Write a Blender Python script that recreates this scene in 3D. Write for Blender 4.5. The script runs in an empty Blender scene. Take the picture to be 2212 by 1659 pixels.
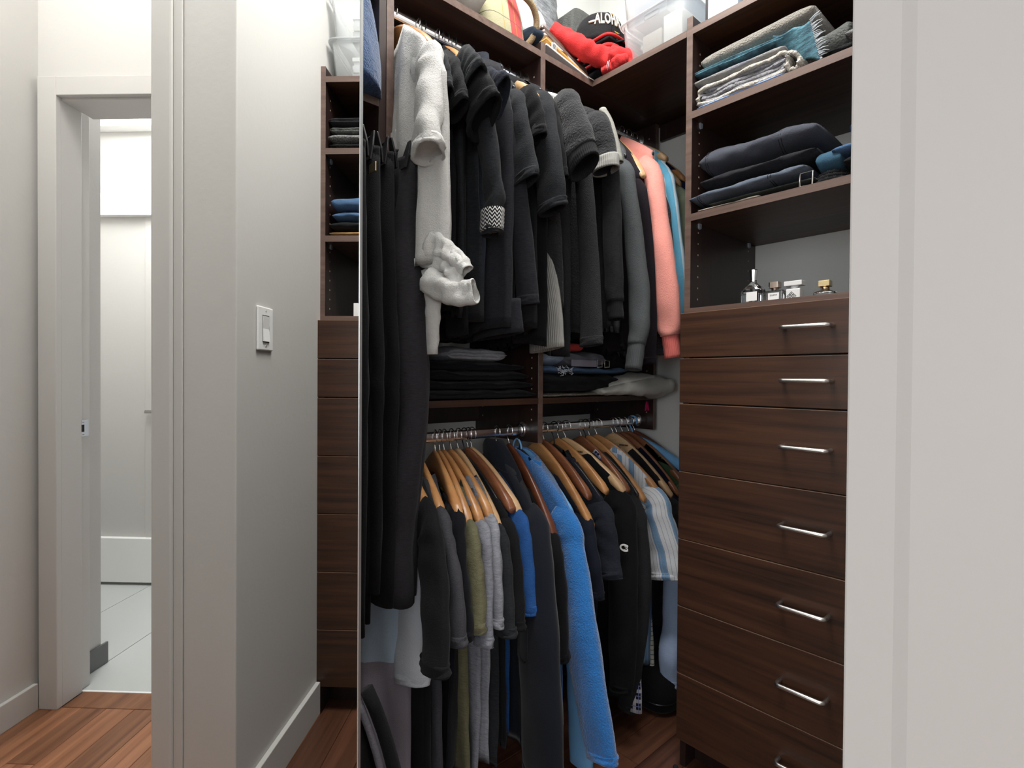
import bpy, bmesh, math, random
from mathutils import Vector, Matrix, noise
S = bpy.context.scene
C = bpy.context.collection
PI = math.pi
R = random.Random(7)

# ---------------------------------------------------------------- camera
cam_d = bpy.data.cameras.new('camera'); cam = bpy.data.objects.new('camera', cam_d); C.objects.link(cam)
cam_d.sensor_width = 36.0; cam_d.lens = 36.0*1136.55/2212.0; cam_d.clip_start = 0.01
yaw, pit, rol = math.radians(48.296), math.radians(-0.6066), math.radians(0.4021)
fw = Vector((math.cos(yaw)*math.cos(pit), math.sin(yaw)*math.cos(pit), math.sin(pit)))
rt = Vector((math.sin(yaw), -math.cos(yaw), 0)); up = rt.cross(fw)
r2 = rt*math.cos(rol)+up*math.sin(rol); u2 = up*math.cos(rol)-rt*math.sin(rol)
mw = Matrix((( r2.x, u2.x, -fw.x, -1.3527), (r2.y, u2.y, -fw.y, -0.8009), (r2.z, u2.z, -fw.z, 1.1127), (0,0,0,1)))
cam.matrix_world = mw
S.camera = cam

# ---------------------------------------------------------------- world, lights, exposure
W = bpy.data.worlds.new('world'); S.world = W; W.use_nodes = True
W.node_tree.nodes['Background'].inputs[0].default_value = (0.82, 0.88, 1.0, 1)
W.node_tree.nodes['Background'].inputs[1].default_value = 0.6
S.view_settings.view_transform = 'Standard'; S.view_settings.look = 'None'
S.view_settings.gamma = 1.0; S.view_settings.use_curve_mapping = False
S.view_settings.exposure = 0.0

def area(name, loc, target, sx, sy, power, col=(1, 1, 1), spread=PI):
    d = bpy.data.lights.new(name, 'AREA'); d.shape = 'RECTANGLE'; d.size = sx; d.size_y = sy
    d.energy = power; d.color = col; d.spread = spread
    o = bpy.data.objects.new(name, d); C.objects.link(o); o.location = loc
    o.rotation_euler = (Vector(target)-Vector(loc)).to_track_quat('-Z', 'Y').to_euler()
    return o
area('closet_ceiling_lamp', (-0.60, -0.06, 2.95), (-0.52, -0.02, 0), 0.8, 0.6, 47, (1.0, 0.975, 0.94))
area('room_fill_light', (-3.75, -3.35, 1.55), (-0.4, 0.2, 1.15), 2.0, 1.8, 60, (0.94, 0.975, 1.0))  # unseen fill light, added behind the camera to brighten the closet
area('room_side_fill_light', (-4.70, -1.50, 1.50), (0.2, -0.3, 1.2), 1.1, 1.7, 40, (0.92, 0.97, 1.0))  # second added fill, set to reach the tower shelves past the jamb
area('hall_ceiling_lamp', (-0.70, -1.22, 2.95), (-0.66, -1.22, 0), 0.4, 0.5, 19, (1.0, 0.97, 0.94))
area('bath_ceiling_lamp', (0.60, -1.75, 2.60), (0.7, -1.75, 0), 0.5, 0.8, 36, (1.0, 0.99, 0.97))

# ---------------------------------------------------------------- helpers
def lin(c):
    return tuple(((x/255.0)/12.92 if x/255.0 <= 0.04045 else ((x/255.0+0.055)/1.055)**2.4) for x in c)

class MB:
    def __init__(s): s.v = []; s.f = []
    def box(s, x0, x1, y0, y1, z0, z1):
        n = len(s.v)
        s.v += [(x0,y0,z0),(x1,y0,z0),(x1,y1,z0),(x0,y1,z0),(x0,y0,z1),(x1,y0,z1),(x1,y1,z1),(x0,y1,z1)]
        s.f += [tuple(n+i for i in q) for q in ((0,3,2,1),(4,5,6,7),(0,1,5,4),(1,2,6,5),(2,3,7,6),(3,0,4,7))]
        return s
    def prism(s, pts, z0, z1):
        n = len(s.v); k = len(pts)
        a = sum(pts[i][0]*pts[(i+1) % k][1]-pts[(i+1) % k][0]*pts[i][1] for i in range(k))
        if a < 0: pts = pts[::-1]
        s.v += [(p[0], p[1], z0) for p in pts]+[(p[0], p[1], z1) for p in pts]
        s.f += [tuple(range(n+k-1, n-1, -1)), tuple(range(n+k, n+2*k))]
        s.f += [(n+i, n+(i+1) % k, n+k+(i+1) % k, n+k+i) for i in range(k)]
        return s
    def rings(s, rings, cap0=True, cap1=True, closed=False):
        n = len(s.v); k = len(rings[0]); m = len(rings)
        for r in rings: s.v += [tuple(p) for p in r]
        for j in range(m-1 if not closed else m):
            for i in range(k):
                a = n+j*k+i; b = n+j*k+(i+1) % k; j2 = (j+1) % m
                c = n+j2*k+(i+1) % k; d = n+j2*k+i
                s.f.append((a, b, c, d))
        if cap0: s.f.append(tuple(range(n+k-1, n-1, -1)))
        if cap1: s.f.append(tuple(range(n+(m-1)*k, n+m*k)))
        return s
    def tube(s, pts, rad, k=8, caps=True):
        pts = [Vector(p) for p in pts]; rings = []
        up0 = Vector((0, 0, 1))
        prev = None
        for i, p in enumerate(pts):
            t = (pts[min(i+1, len(pts)-1)]-pts[max(i-1, 0)]).normalized()
            if prev is None:
                a = t.cross(up0)
                if a.length < 1e-3: a = t.cross(Vector((1, 0, 0)))
            else:
                a = prev-t*prev.dot(t)
            a.normalize(); prev = a; b = t.cross(a)
            r = rad(i/(len(pts)-1)) if callable(rad) else rad
            rings.append([p+a*math.cos(2*PI*q/k)*r+b*math.sin(2*PI*q/k)*r for q in range(k)])
        return s.rings(rings, caps, caps)
    def lathe(s, prof, cx, cy, k=20, sx=1.0, sy=1.0):
        rings = [[(cx+r*sx*math.cos(2*PI*q/k), cy+r*sy*math.sin(2*PI*q/k), z) for q in range(k)] for r, z in prof]
        return s.rings(rings)
    def grid(s, fn, nx, ny):
        n = len(s.v)
        for j in range(ny+1):
            for i in range(nx+1): s.v.append(tuple(fn(i/nx, j/ny)))
        for j in range(ny):
            for i in range(nx):
                a = n+j*(nx+1)+i
                s.f.append((a, a+1, a+nx+2, a+nx+1))
        return s
    def mesh(s, name, smooth=False, bevel=0, seg=2, mats=None):
        me = bpy.data.meshes.new(name); me.from_pydata(s.v, [], s.f)
        bm = bmesh.new(); bm.from_mesh(me)
        bmesh.ops.recalc_face_normals(bm, faces=bm.faces)
        if bevel:
            eds = [e for e in bm.edges if len(e.link_faces) == 2 and e.calc_face_angle(0) > 0.5]
            bmesh.ops.bevel(bm, geom=eds, offset=bevel, segments=seg, profile=0.5, affect='EDGES', clamp_overlap=True)
        bm.to_mesh(me); bm.free()
        if smooth: me.shade_smooth()
        return me

def link(name, me, mat, parent=None, label=None, loc=None):
    o = bpy.data.objects.new(name, me); C.objects.link(o)
    if mat is not None and len(me.materials) == 0: me.materials.append(mat)
    if parent is not None:
        o.parent = parent
        if parent.type == 'EMPTY': o.matrix_parent_inverse = Matrix.Translation(-Vector(parent.location))
    if loc is not None: o.location = loc
    if label: o['label'] = label
    return o
def obj(name, mb, mat, parent=None, label=None, smooth=False, bevel=0, seg=2):
    return link(name, mb.mesh(name, smooth, bevel, seg), mat, parent, label)
def thing(name, label, cat, loc, group=None):
    o = bpy.data.objects.new(name, None); C.objects.link(o); o.location = loc; o.empty_display_size = 0.05
    o['label'] = label; o['category'] = cat
    if group: o['group'] = group
    return o
def tag(o, label, cat, group=None):
    o['label'] = label; o['category'] = cat
    if group: o['group'] = group
    return o
def struct(name, mb, mat, bevel=0):
    o = obj(name, mb, mat, bevel=bevel); o['kind'] = 'structure'; return o
def box(*a): return MB().box(*a)

# ---------------------------------------------------------------- materials
def mat(name, col, rough=0.6, metal=0.0, **k):
    m = bpy.data.materials.new(name); m.use_nodes = True
    b = m.node_tree.nodes['Principled BSDF']
    b.inputs['Base Color'].default_value = (*col, 1); b.inputs['Roughness'].default_value = rough
    b.inputs['Metallic'].default_value = metal
    for kk, v in k.items():
        b.inputs[kk.replace('_', ' ')].default_value = v
    return m
def nodes(m): return m.node_tree.nodes, m.node_tree.links, m.node_tree.nodes['Principled BSDF']
def paint(name, col, rough=0.55, bump=0.04, scale=60):
    m = mat(name, col, rough); N, L, b = nodes(m)
    g = N.new('ShaderNodeNewGeometry'); t = N.new('ShaderNodeTexNoise'); t.inputs['Scale'].default_value = scale
    t.inputs['Detail'].default_value = 4
    bp = N.new('ShaderNodeBump'); bp.inputs['Strength'].default_value = bump; bp.inputs['Distance'].default_value = 0.01
    L.new(g.outputs['Position'], t.inputs['Vector']); L.new(t.outputs['Fac'], bp.inputs['Height']); L.new(bp.outputs['Normal'], b.inputs['Normal'])
    return m
def wood(name, c1, c2, axis='y', rough=0.32, rnd=0.0, scale=1.0, spec=0.5, long=1.3):
    """dark veneer whose grain runs along one world axis"""
    m = mat(name, c1, rough); N, L, b = nodes(m)
    g = N.new('ShaderNodeNewGeometry'); mp = N.new('ShaderNodeMapping')
    sc = {'x': (long, 34, 34), 'y': (34, long, 34), 'z': (34, 34, long)}[axis]
    mp.inputs['Scale'].default_value = tuple(q*scale for q in sc)
    t = N.new('ShaderNodeTexNoise'); t.inputs['Scale'].default_value = 1.6; t.inputs['Detail'].default_value = 7; t.inputs['Roughness'].default_value = 0.62; t.inputs['Distortion'].default_value = 0.35
    L.new(g.outputs['Position'], mp.inputs['Vector'])
    vec = mp.outputs['Vector']
    if rnd:
        oi = N.new('ShaderNodeObjectInfo'); ad = N.new('ShaderNodeVectorMath'); ad.operation = 'ADD'
        ml = N.new('ShaderNodeMath'); ml.operation = 'MULTIPLY'; ml.inputs[1].default_value = 91.0
        L.new(oi.outputs['Random'], ml.inputs[0]); L.new(vec, ad.inputs[0]); L.new(ml.outputs[0], ad.inputs[1]); vec = ad.outputs['Vector']
    L.new(vec, t.inputs['Vector'])
    cr = N.new('ShaderNodeValToRGB'); cr.color_ramp.elements[0].position = 0.3; cr.color_ramp.elements[1].position = 0.72
    cr.color_ramp.elements[0].color = (*c1, 1); cr.color_ramp.elements[1].color = (*c2, 1)
    L.new(t.outputs['Fac'], cr.inputs['Fac'])
    out = cr.outputs['Color']
    if rnd:
        hs = N.new('ShaderNodeHueSaturation'); mr = N.new('ShaderNodeMapRange')
        mr.inputs['To Min'].default_value = 1-rnd; mr.inputs['To Max'].default_value = 1+rnd
        L.new(oi.outputs['Random'], mr.inputs['Value']); L.new(mr.outputs['Result'], hs.inputs['Value']); L.new(out, hs.inputs['Color']); out = hs.outputs['Color']
    L.new(out, b.inputs['Base Color'])
    bp = N.new('ShaderNodeBump'); bp.inputs['Strength'].default_value = 0.06; bp.inputs['Distance'].default_value = 0.004
    L.new(t.outputs['Fac'], bp.inputs['Height']); L.new(bp.outputs['Normal'], b.inputs['Normal'])
    b.inputs['Specular IOR Level'].default_value = spec
    return m

M_WALL = paint('wall_paint', (0.57, 0.557, 0.54), 0.62)
M_WALLIN = paint('closet_wall_paint', (0.70, 0.71, 0.69), 0.62)
M_TRIM = paint('trim_paint', (0.57, 0.557, 0.54), 0.45, 0.02, 25)
M_WHITE = mat('white_gloss', (0.86, 0.86, 0.85), 0.35)
M_CEIL = paint('ceiling_paint', (0.82, 0.82, 0.81), 0.8)
W1, W2 = lin((42, 26, 19)), lin((80, 51, 34))
M_WY = wood('walnut_along_y', W1, W2, 'y', 0.42, spec=0.4)
M_WX = wood('walnut_along_x', W1, lin((76, 50, 39)), 'x', 0.42, spec=0.4)
M_WZ = wood('walnut_upright', lin((42, 27, 23)), lin((72, 48, 39)), 'z', 0.34)
M_WD = wood('walnut_dark', lin((34, 24, 22)), lin((52, 36, 32)), 'z', 0.34)
M_EDGE = wood('edge_band', lin((80, 62, 55)), lin((112, 91, 82)), 'y', 0.4)
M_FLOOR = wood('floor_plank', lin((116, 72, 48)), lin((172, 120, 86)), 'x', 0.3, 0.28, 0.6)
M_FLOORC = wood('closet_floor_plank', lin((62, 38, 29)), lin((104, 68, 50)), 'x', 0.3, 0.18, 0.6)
M_STEEL = mat('brushed_steel', (0.72, 0.71, 0.69), 0.28, 1.0)
M_CHROME = mat('chrome', (0.86, 0.86, 0.88), 0.22, 1.0)
M_BLKMET = mat('black_metal', (0.03, 0.03, 0.035), 0.3, 0.8)
M_TILE = paint('grey_floor_tile', (0.50, 0.52, 0.51), 0.35, 0.03, 9)
M_TILED = mat('dark_grey_tile', (0.13, 0.135, 0.135), 0.3)
M_DARK = mat('dark_recess', (0.012, 0.011, 0.011), 0.7)
M_PIN = mat('clear_pin', (0.7, 0.78, 0.9), 0.1, 0.0, Transmission_Weight=0.6)
M_HOLE = mat('pin_hole', (0.35, 0.27, 0.20), 0.6)

# ================================================================ ROOM SHELL
VF0, VF1 = -0.798, -0.668          # the front wall between closet and hall
FX = -0.478                        # its free end at the closet opening
H = 3.0
# floor: one structure, planks are its parts
fl = struct('floor', box(-5.3, 1.25, -5.1, 0.75, -0.06, -0.022), M_FLOOR)
jo = [0.66, 0.60, 0.51, 0.42, 0.343, 0.255, 0.165, 0.077, -0.013, -0.103, -0.193, -0.283, -0.372, -0.461, -0.557, -0.652, -0.742, -0.832, -0.921, -1.010,
      -1.098, -1.183, -1.278, -1.375, -1.460, -1.550, -1.640]
pr = random.Random(3)
for a, b in zip(jo[:-1], jo[1:]):
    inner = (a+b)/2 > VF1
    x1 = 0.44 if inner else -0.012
    x0 = -1.9
    cuts = [x0]; x = x0+pr.uniform(0.3, 0.8)
    if abs(a+1.375) < 0.01: x = -0.267-0.8
    while x < x1-0.2:
        cuts.append(x); x += pr.uniform(0.55, 0.95) if abs(a+1.375) > 0.01 else 0.8
    cuts.append(x1)
    for c0, c1 in zip(cuts[:-1], cuts[1:]):
        if (a+b)/2 > 0.3 and c1 < 0.0 and c1 < -1.2: continue
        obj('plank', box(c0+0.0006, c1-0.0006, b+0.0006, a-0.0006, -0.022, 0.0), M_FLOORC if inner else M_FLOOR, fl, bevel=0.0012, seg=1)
obj('threshold_plank', box(-0.0105, 0.0755, -1.53, -0.80, -0.022, 0.0), M_FLOOR, fl, bevel=0.0012, seg=1)
obj('threshold_strip', box(0.0765, 0.0855, -1.552, -0.80, -0.022, 0.001), M_WHITE, fl, bevel=0.001, seg=1)
for x0, x1 in ((0.087, 1.03),):
    for y0, y1 in ((-2.6, -1.98), (-1.977, -1.606), (-1.603, -0.90)):
        obj('floor_tile', box(x0, x1, y0, y1, -0.02, -0.001), M_TILE, fl, bevel=0.001, seg=1)

# walls
struct('wall_back', box(-1.9, 0.54, 0.66, 0.76, 0, H), M_WALLIN)
struct('wall_right', box(0.44, 0.54, VF1, 0.66, 0, H), M_WALLIN)
struct('wall_front', box(FX, 0.54, VF0, VF1, 0, H), M_WALL, 0.003)
struct('wall_front_header', box(-1.06, FX, VF0, VF1, 2.36, H), M_WALL)
struct('wall_hall', box(-1.0, 0.245, -1.71, -1.61, 0, H), M_WALL)
wb = MB(); wb.box(-0.008, 0.07, -1.61, -1.545, 2.045, H); wb.box(-0.008, 0.07, -1.545, VF0, 2.045, H)
struct('wall_bath_door', wb, M_WALL)
struct('wall_bath_far', box(1.03, 1.13, -2.6, -0.80, 0, H), M_WALL)
struct('wall_bath_left', box(0.145, 1.13, -2.70, -2.60, 0, H), M_WALL)
struct('wall_bath_inner', box(0.145, 0.245, -2.60, -1.71, 0, H), M_WALL)
struct('wall_left', box(-5.3, -5.2, -5.0, 0.76, 0, H), M_WALL)
struct('wall_room_rear', box(-5.3, -0.93, -5.1, -5.0, 0, H), M_WALL)
struct('wall_room_right', box(-1.03, -0.93, -5.0, -1.71, 0, H), M_WALL)
struct('wall_room_back', box(-5.2, -2.0, 0.66, 0.76, 0, H), M_WALL)
struct('wall_closet_left', box(-2.0, -1.9, -0.52, 0.66, 0, H), M_WALLIN)
struct('ceiling', box(-5.3, 1.25, -5.1, 0.76, H, H+0.08), M_CEIL)
# jamb right beside the camera, with its door stop
jp = [(-1.03,-0.7096),(-1.03,-0.7316),(-1.0315,-0.73815),(-1.0315,-0.93),(-0.93,-0.93),(-0.96,-0.80),(-0.995,-0.735),(-1.008,-0.7096)]
struct('door_1', MB().prism(jp, 0, H), M_TRIM, 0.0012)
struct('wall_side', box(-1.03, -0.93, -1.71, -0.93, 0, H), M_WALL)
# skirting on the closet side of the front wall
struct('baseboard_front', box(FX, -0.004, VF1, VF1+0.0146, 0, 0.106), M_TRIM, 0.002)
struct('baseboard_hall', box(-0.93, -0.028, -1.61, -1.5945, 0, 0.088), M_TRIM, 0.002)
# opening casing on the hall face
tr = MB(); tr.box(FX-0.004, 0.2, VF0-0.022, VF0, 0, 2.34)
struct('trim_1', tr, M_TRIM, 0.002)
struct('trim_2', box(FX-0.010, FX+0.08, VF0-0.074, VF0-0.022, 0, 2.34), M_TRIM, 0.006)
# bathroom door frame
d2 = thing('door_2', 'white painted bathroom door frame seen in the mirror', 'door', (0, -1.57, 0)); del d2['category']; d2['kind'] = 'structure'
obj('casing', box(-0.028, -0.008, -1.594, -1.531, 0, 2.094), M_TRIM, d2, bevel=0.002)
obj('casing', box(-0.028, -0.008, -1.531, VF0-0.03, 2.032, 2.094), M_TRIM, d2, bevel=0.002)
obj('jamb', box(-0.0085, 0.073, -1.575, -1.532, 0, 2.045), M_TRIM, d2, bevel=0.002)
obj('stop', box(0.0732, 0.122, -1.575, -1.547, 0, 2.045), M_TRIM, d2, bevel=0.001)
obj('head_jamb', box(-0.0085, 0.122, -1.532, VF0, 2.025, 2.05), M_TRIM, d2, bevel=0.002)
sp = obj('strike_plate', box(0.069, 0.0995, -1.5322, -1.5308, 0.899, 0.956), M_STEEL, d2, 'steel strike plate', bevel=0.0005)
obj('latch_hole', box(0.0695, 0.081, -1.5315, -1.5304, 0.915, 0.940), M_DARK, sp)
for zz in (0.906, 0.949): obj('screw', MB().lathe([(0.0035, zz-0.001), (0.0035, zz)], 0.076, -1.5305, 8), M_BLKMET, sp)
# bathroom: dark tile skirting, far wall with boards
struct('baseboard_bath', box(0.122, 0.269, -1.609, -1.60, 0, 0.08), M_TILED, 0.001)
struct('trim_3', box(1.0, 1.03, -2.6, -0.85, 0.014, 0.25), M_WHITE, 0.003)
struct('trim_4', box(0.99, 1.03, -2.6, -0.85, 1.958, 2.071), M_WHITE, 0.003)
struct('trim_5', box(0.96, 1.03, -2.6, -0.85, 2.41, H), M_CEIL, 0.003)
struct('trim_6', box(1.022, 1.03, -2.02, -0.85, 0.25, 1.958), M_WALL, 0.002)
tb = thing('towel_bar', 'small grey metal bar end on the far bathroom wall, seen in the mirror', 'bar', (1.02, -1.98, 0.92))
obj('bar', MB().tube([(1.005, -2.006, 0.922), (1.005, -1.5, 0.922)], 0.009, 10), M_STEEL, tb, smooth=True)
obj('bracket', box(1.0, 1.0215, -1.53, -1.51, 0.91, 0.934), M_STEEL, tb, bevel=0.002)

# light switch on the front wall (seen in the mirror)
sw = thing('light_switch', 'white rocker light switch on the closet front wall, seen in the mirror', 'switch', (-0.351, -0.668, 1.24))
obj('face_plate', box(-0.390, -0.3115, -0.668, -0.6615, 1.181, 1.295), M_WHITE, sw, bevel=0.003)
obj('rocker', MB().prism([(-0.668,1.205),(-0.6575,1.205),(-0.6612,1.238),(-0.6585,1.271),(-0.668,1.271)], -0.367, -0.335), M_WHITE, sw)
rk = sw.children[-1]
for v in rk.data.vertices: v.co = Vector((v.co.z, v.co.x, v.co.y))
obj('rocker_gap', box(-0.3685, -0.3335, -0.6618, -0.6612, 1.2025, 1.2735), M_DARK, sw)
for zz in (1.192, 1.284):
    s_ = obj('screw', MB().lathe([(0.003, 0), (0.0024, 0.0012)], 0, 0, 10), M_STEEL, sw)
    for v in s_.data.vertices: v.co = Vector((-0.351+v.co.x, -0.6617+v.co.z, zz+v.co.y))

# ================================================================ MIRROR
mdir = Vector((0.9197, 0.3927, 0)); mn = Vector((0.3927, -0.9197, 0))     # along the glass, out of the glass
m0 = Vector((-1.0530, -0.1790, 0))
def mpt(s, d): p = m0+mdir*s+mn*d; return (p.x, p.y)
M_MIR = mat('mirror_silver', (0.93, 0.95, 0.94), 0.005, 1.0)
mi = thing('mirror_panel', 'tall frameless mirror panel with a slim silver edge, left of the hanging trousers', 'mirror', (-1.3, -0.29, 0))
g_ = MB().prism([mpt(-0.78, 0), mpt(-0.0045, 0), mpt(-0.0045, -0.004), mpt(-0.78, -0.004)], 0.02, 2.30)
obj('glass', g_, M_MIR, mi)
obj('backing_board', MB().prism([mpt(-0.78, -0.0045), mpt(-0.002, -0.0045), mpt(-0.002, -0.02), mpt(-0.78, -0.02)], 0.015, 2.305), M_WHITE, mi)
obj('edge_trim', MB().prism([mpt(-0.0045, 0.0008), mpt(0, 0.0008), mpt(0, -0.012), mpt(-0.002, -0.012), mpt(-0.002, -0.0045), mpt(-0.0045, -0.0045)], 0.015, 2.305), mat('satin_aluminium', (0.62,0.64,0.65), 0.35, 0.9), mi, 'silver edge trim')

# ================================================================ DRAWER TOWER (right)
T0, T1 = -0.67, 0.0
tw = thing('drawer_tower', 'dark walnut drawer tower with open shelves against the right wall', 'cabinet', (0.23, -0.33, 0))
def panel(nm, mb, m, par, lab=None): return obj(nm, mb, m, par, lab, bevel=0.0008, seg=1)
def edge_x(par, x, y0, y1, z0, z1, m=None, nm='edge_band'):   # edge banding facing -x
    return obj(nm, box(x-0.0008, x+0.0002, y0, y1, z0, z1), m or M_EDGE, par)
for y0, y1 in ((-0.018, 0.0), (-0.67, -0.652)):
    p_ = panel('side_panel', box(0.021, 0.438, y0, y1, 0.0, 2.142), M_WD, tw)
    obj('edge_band', box(0.0200, 0.0209, y0, y1, 0.09, 2.142), M_EDGE, p_)
for z0, z1, nm in ((2.090, 2.109, 'top_shelf'), (1.852, 1.872, 'shelf'), (1.563, 1.583, 'shelf'), (1.300, 1.316, 'counter')):
    p_ = panel(nm, box(0.021, 0.438, -0.652, -0.018, z0, z1), M_WY, tw)
    obj('edge_band', box(0.0200, 0.0209, -0.652, -0.018, z0, z1), M_EDGE, p_)
panel('back_panel', box(0.430, 0.4385, -0.652, -0.018, 1.872, 2.09), M_WD, tw)
panel('back_panel', box(0.430, 0.4385, -0.652, -0.018, 0.0, 1.300), M_WD, tw)
panel('toe_kick', box(0.075, 0.09, -0.652, -0.018, 0.0, 0.086), M_WD, tw)
zs = [1.300, 1.172, 1.044, 0.852, 0.660, 0.468, 0.276, 0.084]
def handle_pts(y0, y1, z):
    pts = []; r = 0.010; x0 = 0.0005; x1 = -0.030
    pts.append((x0, y0, z))
    for q in range(6):
        a = q/5*PI/2; pts.append((x1+r-r*math.sin(a), y0+r-r*math.cos(a), z))
    for q in range(6):
        a = q/5*PI/2; pts.append((x1+r-r*math.cos(a), y1-r+r*math.sin(a), z))
    pts.append((x0, y1, z)); return pts
hm = None
DG = [0.0035, 0.0035, 0.002, 0.002, 0.002, 0.002, 0.002]
for i in range(7):
    z1, z0 = zs[i]-(0.0 if i == 0 else 0.0006), zs[i+1]+DG[i]
    d_ = obj('drawer', box(0.0, 0.019, T0+0.001, T1-0.0, z0, z1), M_WY, tw, bevel=0.0011, seg=1)
    obj('edge_strip', box(0.0004, 0.0186, T0+0.002, T1-0.001, z1-0.0004, z1+0.0003), mat('edge_tan', lin((150, 118, 96)), 0.5) if i == 0 else bpy.data.materials['edge_tan'], d_)
    zc = (zs[i]+zs[i+1])/2+0.004
    if hm is None: hm = MB().tube(handle_pts(-0.335-0.0525, -0.335+0.0525, 0), 0.0052, 10).mesh('handle', True)
    h_ = link('handle', hm, M_STEEL, d_, 'brushed steel bow handle', (0, 0, zc))
panel('drawer_box', box(0.03, 0.42, -0.645, -0.025, 0.09, 1.295), M_DARK, tw)
ph = MB()
for yy, sgn in ((-0.0182, -1), (-0.6518, 1)):
    for xx in (0.062, 0.385):
        z = 1.345
        while z < 2.08:
            if not any(abs(z-q) < 0.02 for q in (1.573, 1.862)):
                ph.box(xx-0.0022, xx+0.0022, yy-0.0004, yy+0.0004, z-0.0024, z+0.0024)
            z += 0.032
o_ = obj('shelf_pin_holes', ph, M_HOLE, tw); o_['kind'] = 'stuff'
for zz in (1.852, 1.563):
    for xx in (0.066, 0.385):
        for yy, sg in ((-0.018, -1), (-0.652, 1)):
            n_ = MB().prism([(0, 0), (0.007, 0), (0.006, -0.013), (0.0, -0.016), (-0.006, -0.013), (-0.007, 0)], 0, 0.005)
            n_.v = [(xx+a, yy+sg*c, zz+b) for a, b, c in n_.v]
            obj('shelf_pin', n_, M_PIN, tw, 'clear plastic shelf pin')

# ================================================================ HANGING UNIT (back wall) with the L-shaped top shelf
hu = thing('hanging_unit', 'dark walnut hanging unit with divider panel, shelves and chrome rods on the back wall', 'closet unit', (-0.2, 0.5, 0.9))
VK, VB = 0.346, 0.659
def vpanel(u0, u1, z0, z1):
    p_ = panel('side_panel', box(u0, u1, VK+0.001, VB, z0, z1), M_WD, hu)
    obj('edge_band', box(u0, u1, VK, VK+0.0009, z0, z1), M_EDGE, p_)
vpanel(-0.739, -0.720, 0.0, 2.138)
vpanel(-0.222, -0.203, 0.915, 2.138)
vpanel(0.397, 0.416, 0.919, 2.09)
for u0, u1 in ((-0.720, -0.222), (-0.203, 0.397)):
    p_ = panel('shelf', box(u0, u1, VK+0.001, VB, 1.035, 1.053), M_WX, hu)
    obj('edge_band', box(u0, u1, VK, VK+0.0009, 1.035, 1.053), M_WX, p_)
    panel('cleat', box(u0, u1, 0.640, VB, 0.965, 1.035), M_WD, hu)
    panel('cleat', box(u0, u1, 0.640, VB, 2.02, 2.09), M_WD, hu)
p_ = panel('top_shelf', box(-0.720, -0.222, VK+0.001, VB, 2.090, 2.109), M_WX, hu)
obj('edge_band', box(-0.720, -0.222, VK, VK+0.0009, 2.090, 2.109), M_EDGE, p_)
p_ = panel('top_shelf', box(-0.203, 0.438, VK+0.001, VB, 2.090, 2.109), M_WX, hu)
obj('edge_band', box(-0.203, 0.021, VK, VK+0.0009, 2.090, 2.109), M_EDGE, p_)
p_ = panel('corner_shelf', box(0.021, 0.438, 0.0005, VK, 2.090, 2.109), M_WY, hu)
obj('edge_band', box(0.0200, 0.0209, 0.0005, VK, 2.090, 2.109), M_EDGE, p_)
panel('cleat', box(0.424, 0.438, 0.001, VK, 2.030, 2.09), M_WD, hu)
panel('cleat', box(0.0995, 0.438, 0.34, 0.3459, 2.0895, 2.0899), M_WD, hu)
def rod(u0, u1, z, nm='hanging_rod'):
    # oval chrome rod with a flange at each end
    k = 16; rg = []
    for uu in (u0, u1): rg.append([(uu, 0.416+0.0078*math.cos(2*PI*q/k), z+0.0145*math.sin(2*PI*q/k)) for q in range(k)])
    r_ = obj(nm, MB().rings(rg), M_CHROME, hu, 'oval chrome hanging rod', smooth=False)
    for uu, s_ in ((u0, 1), (u1, -1)):
        rg = [[(uu+s_*t, 0.416+a*0.017*math.cos(2*PI*q/k), z+0.003+a*0.024*math.sin(2*PI*q/k)) for q in range(k)] for t, a in ((0.0003, 1), (0.003, 1), (0.0035, 0.92))]
        obj('rod_flange', MB().rings(rg), M_STEEL, r_)
ZU, ZL = 2.043, 0.950
rod(-0.720, -0.222, ZU); rod(-0.203, 0.397, ZU); rod(-0.720, -0.222, ZL); rod(-0.203, 0.397, ZL)
ph = MB()
for uu in (-0.2222, -0.7198, -0.2028, 0.3968):
    for vv in (0.376, 0.618):
        z = 0.985 if uu > -0.7 else 0.4
        while z < 2.07:
            ph.box(uu-0.0004, uu+0.0004, vv-0.0022, vv+0.0022, z-0.0024, z+0.0024); z += 0.032
o_ = obj('shelf_pin_holes', ph, M_HOLE, hu); o_['kind'] = 'stuff'

# left shelf tower, mostly behind the mirror
lt = thing('shelf_tower', 'dark walnut shelf tower behind the mirror edge, blue sweater on its upper shelf', 'cabinet', (-1.0, 0.5, 0))
for u0 in (-1.36, -0.7585):
    panel('side_panel', box(u0, u0+0.019, VK+0.001, VB, 0.0, 2.138), M_WD, lt)
for z0 in (2.090, 1.754, 1.45):
    p_ = panel('shelf', box(-1.341, -0.7585, VK+0.001, VB, z0, z0+0.018), M_WX, lt)
    obj('edge_band', box(-1.341, -0.7585, VK, VK+0.0009, z0, z0+0.018), M_EDGE, p_)
panel('back_panel', box(-1.341, -0.7585, 0.65, VB, 0.0, 2.09), M_WD, lt)
k = 16
obj('hanging_rod', MB().tube([(-1.341, 0.416, ZL), (-0.7585, 0.416, ZL)], 0.011, 12), M_CHROME, lt, smooth=True)
obj('trouser_rod', MB().tube([(-1.341, 0.416, 1.70), (-0.7585, 0.416, 1.70)], 0.011, 12), M_CHROME, lt, smooth=True)
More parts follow.
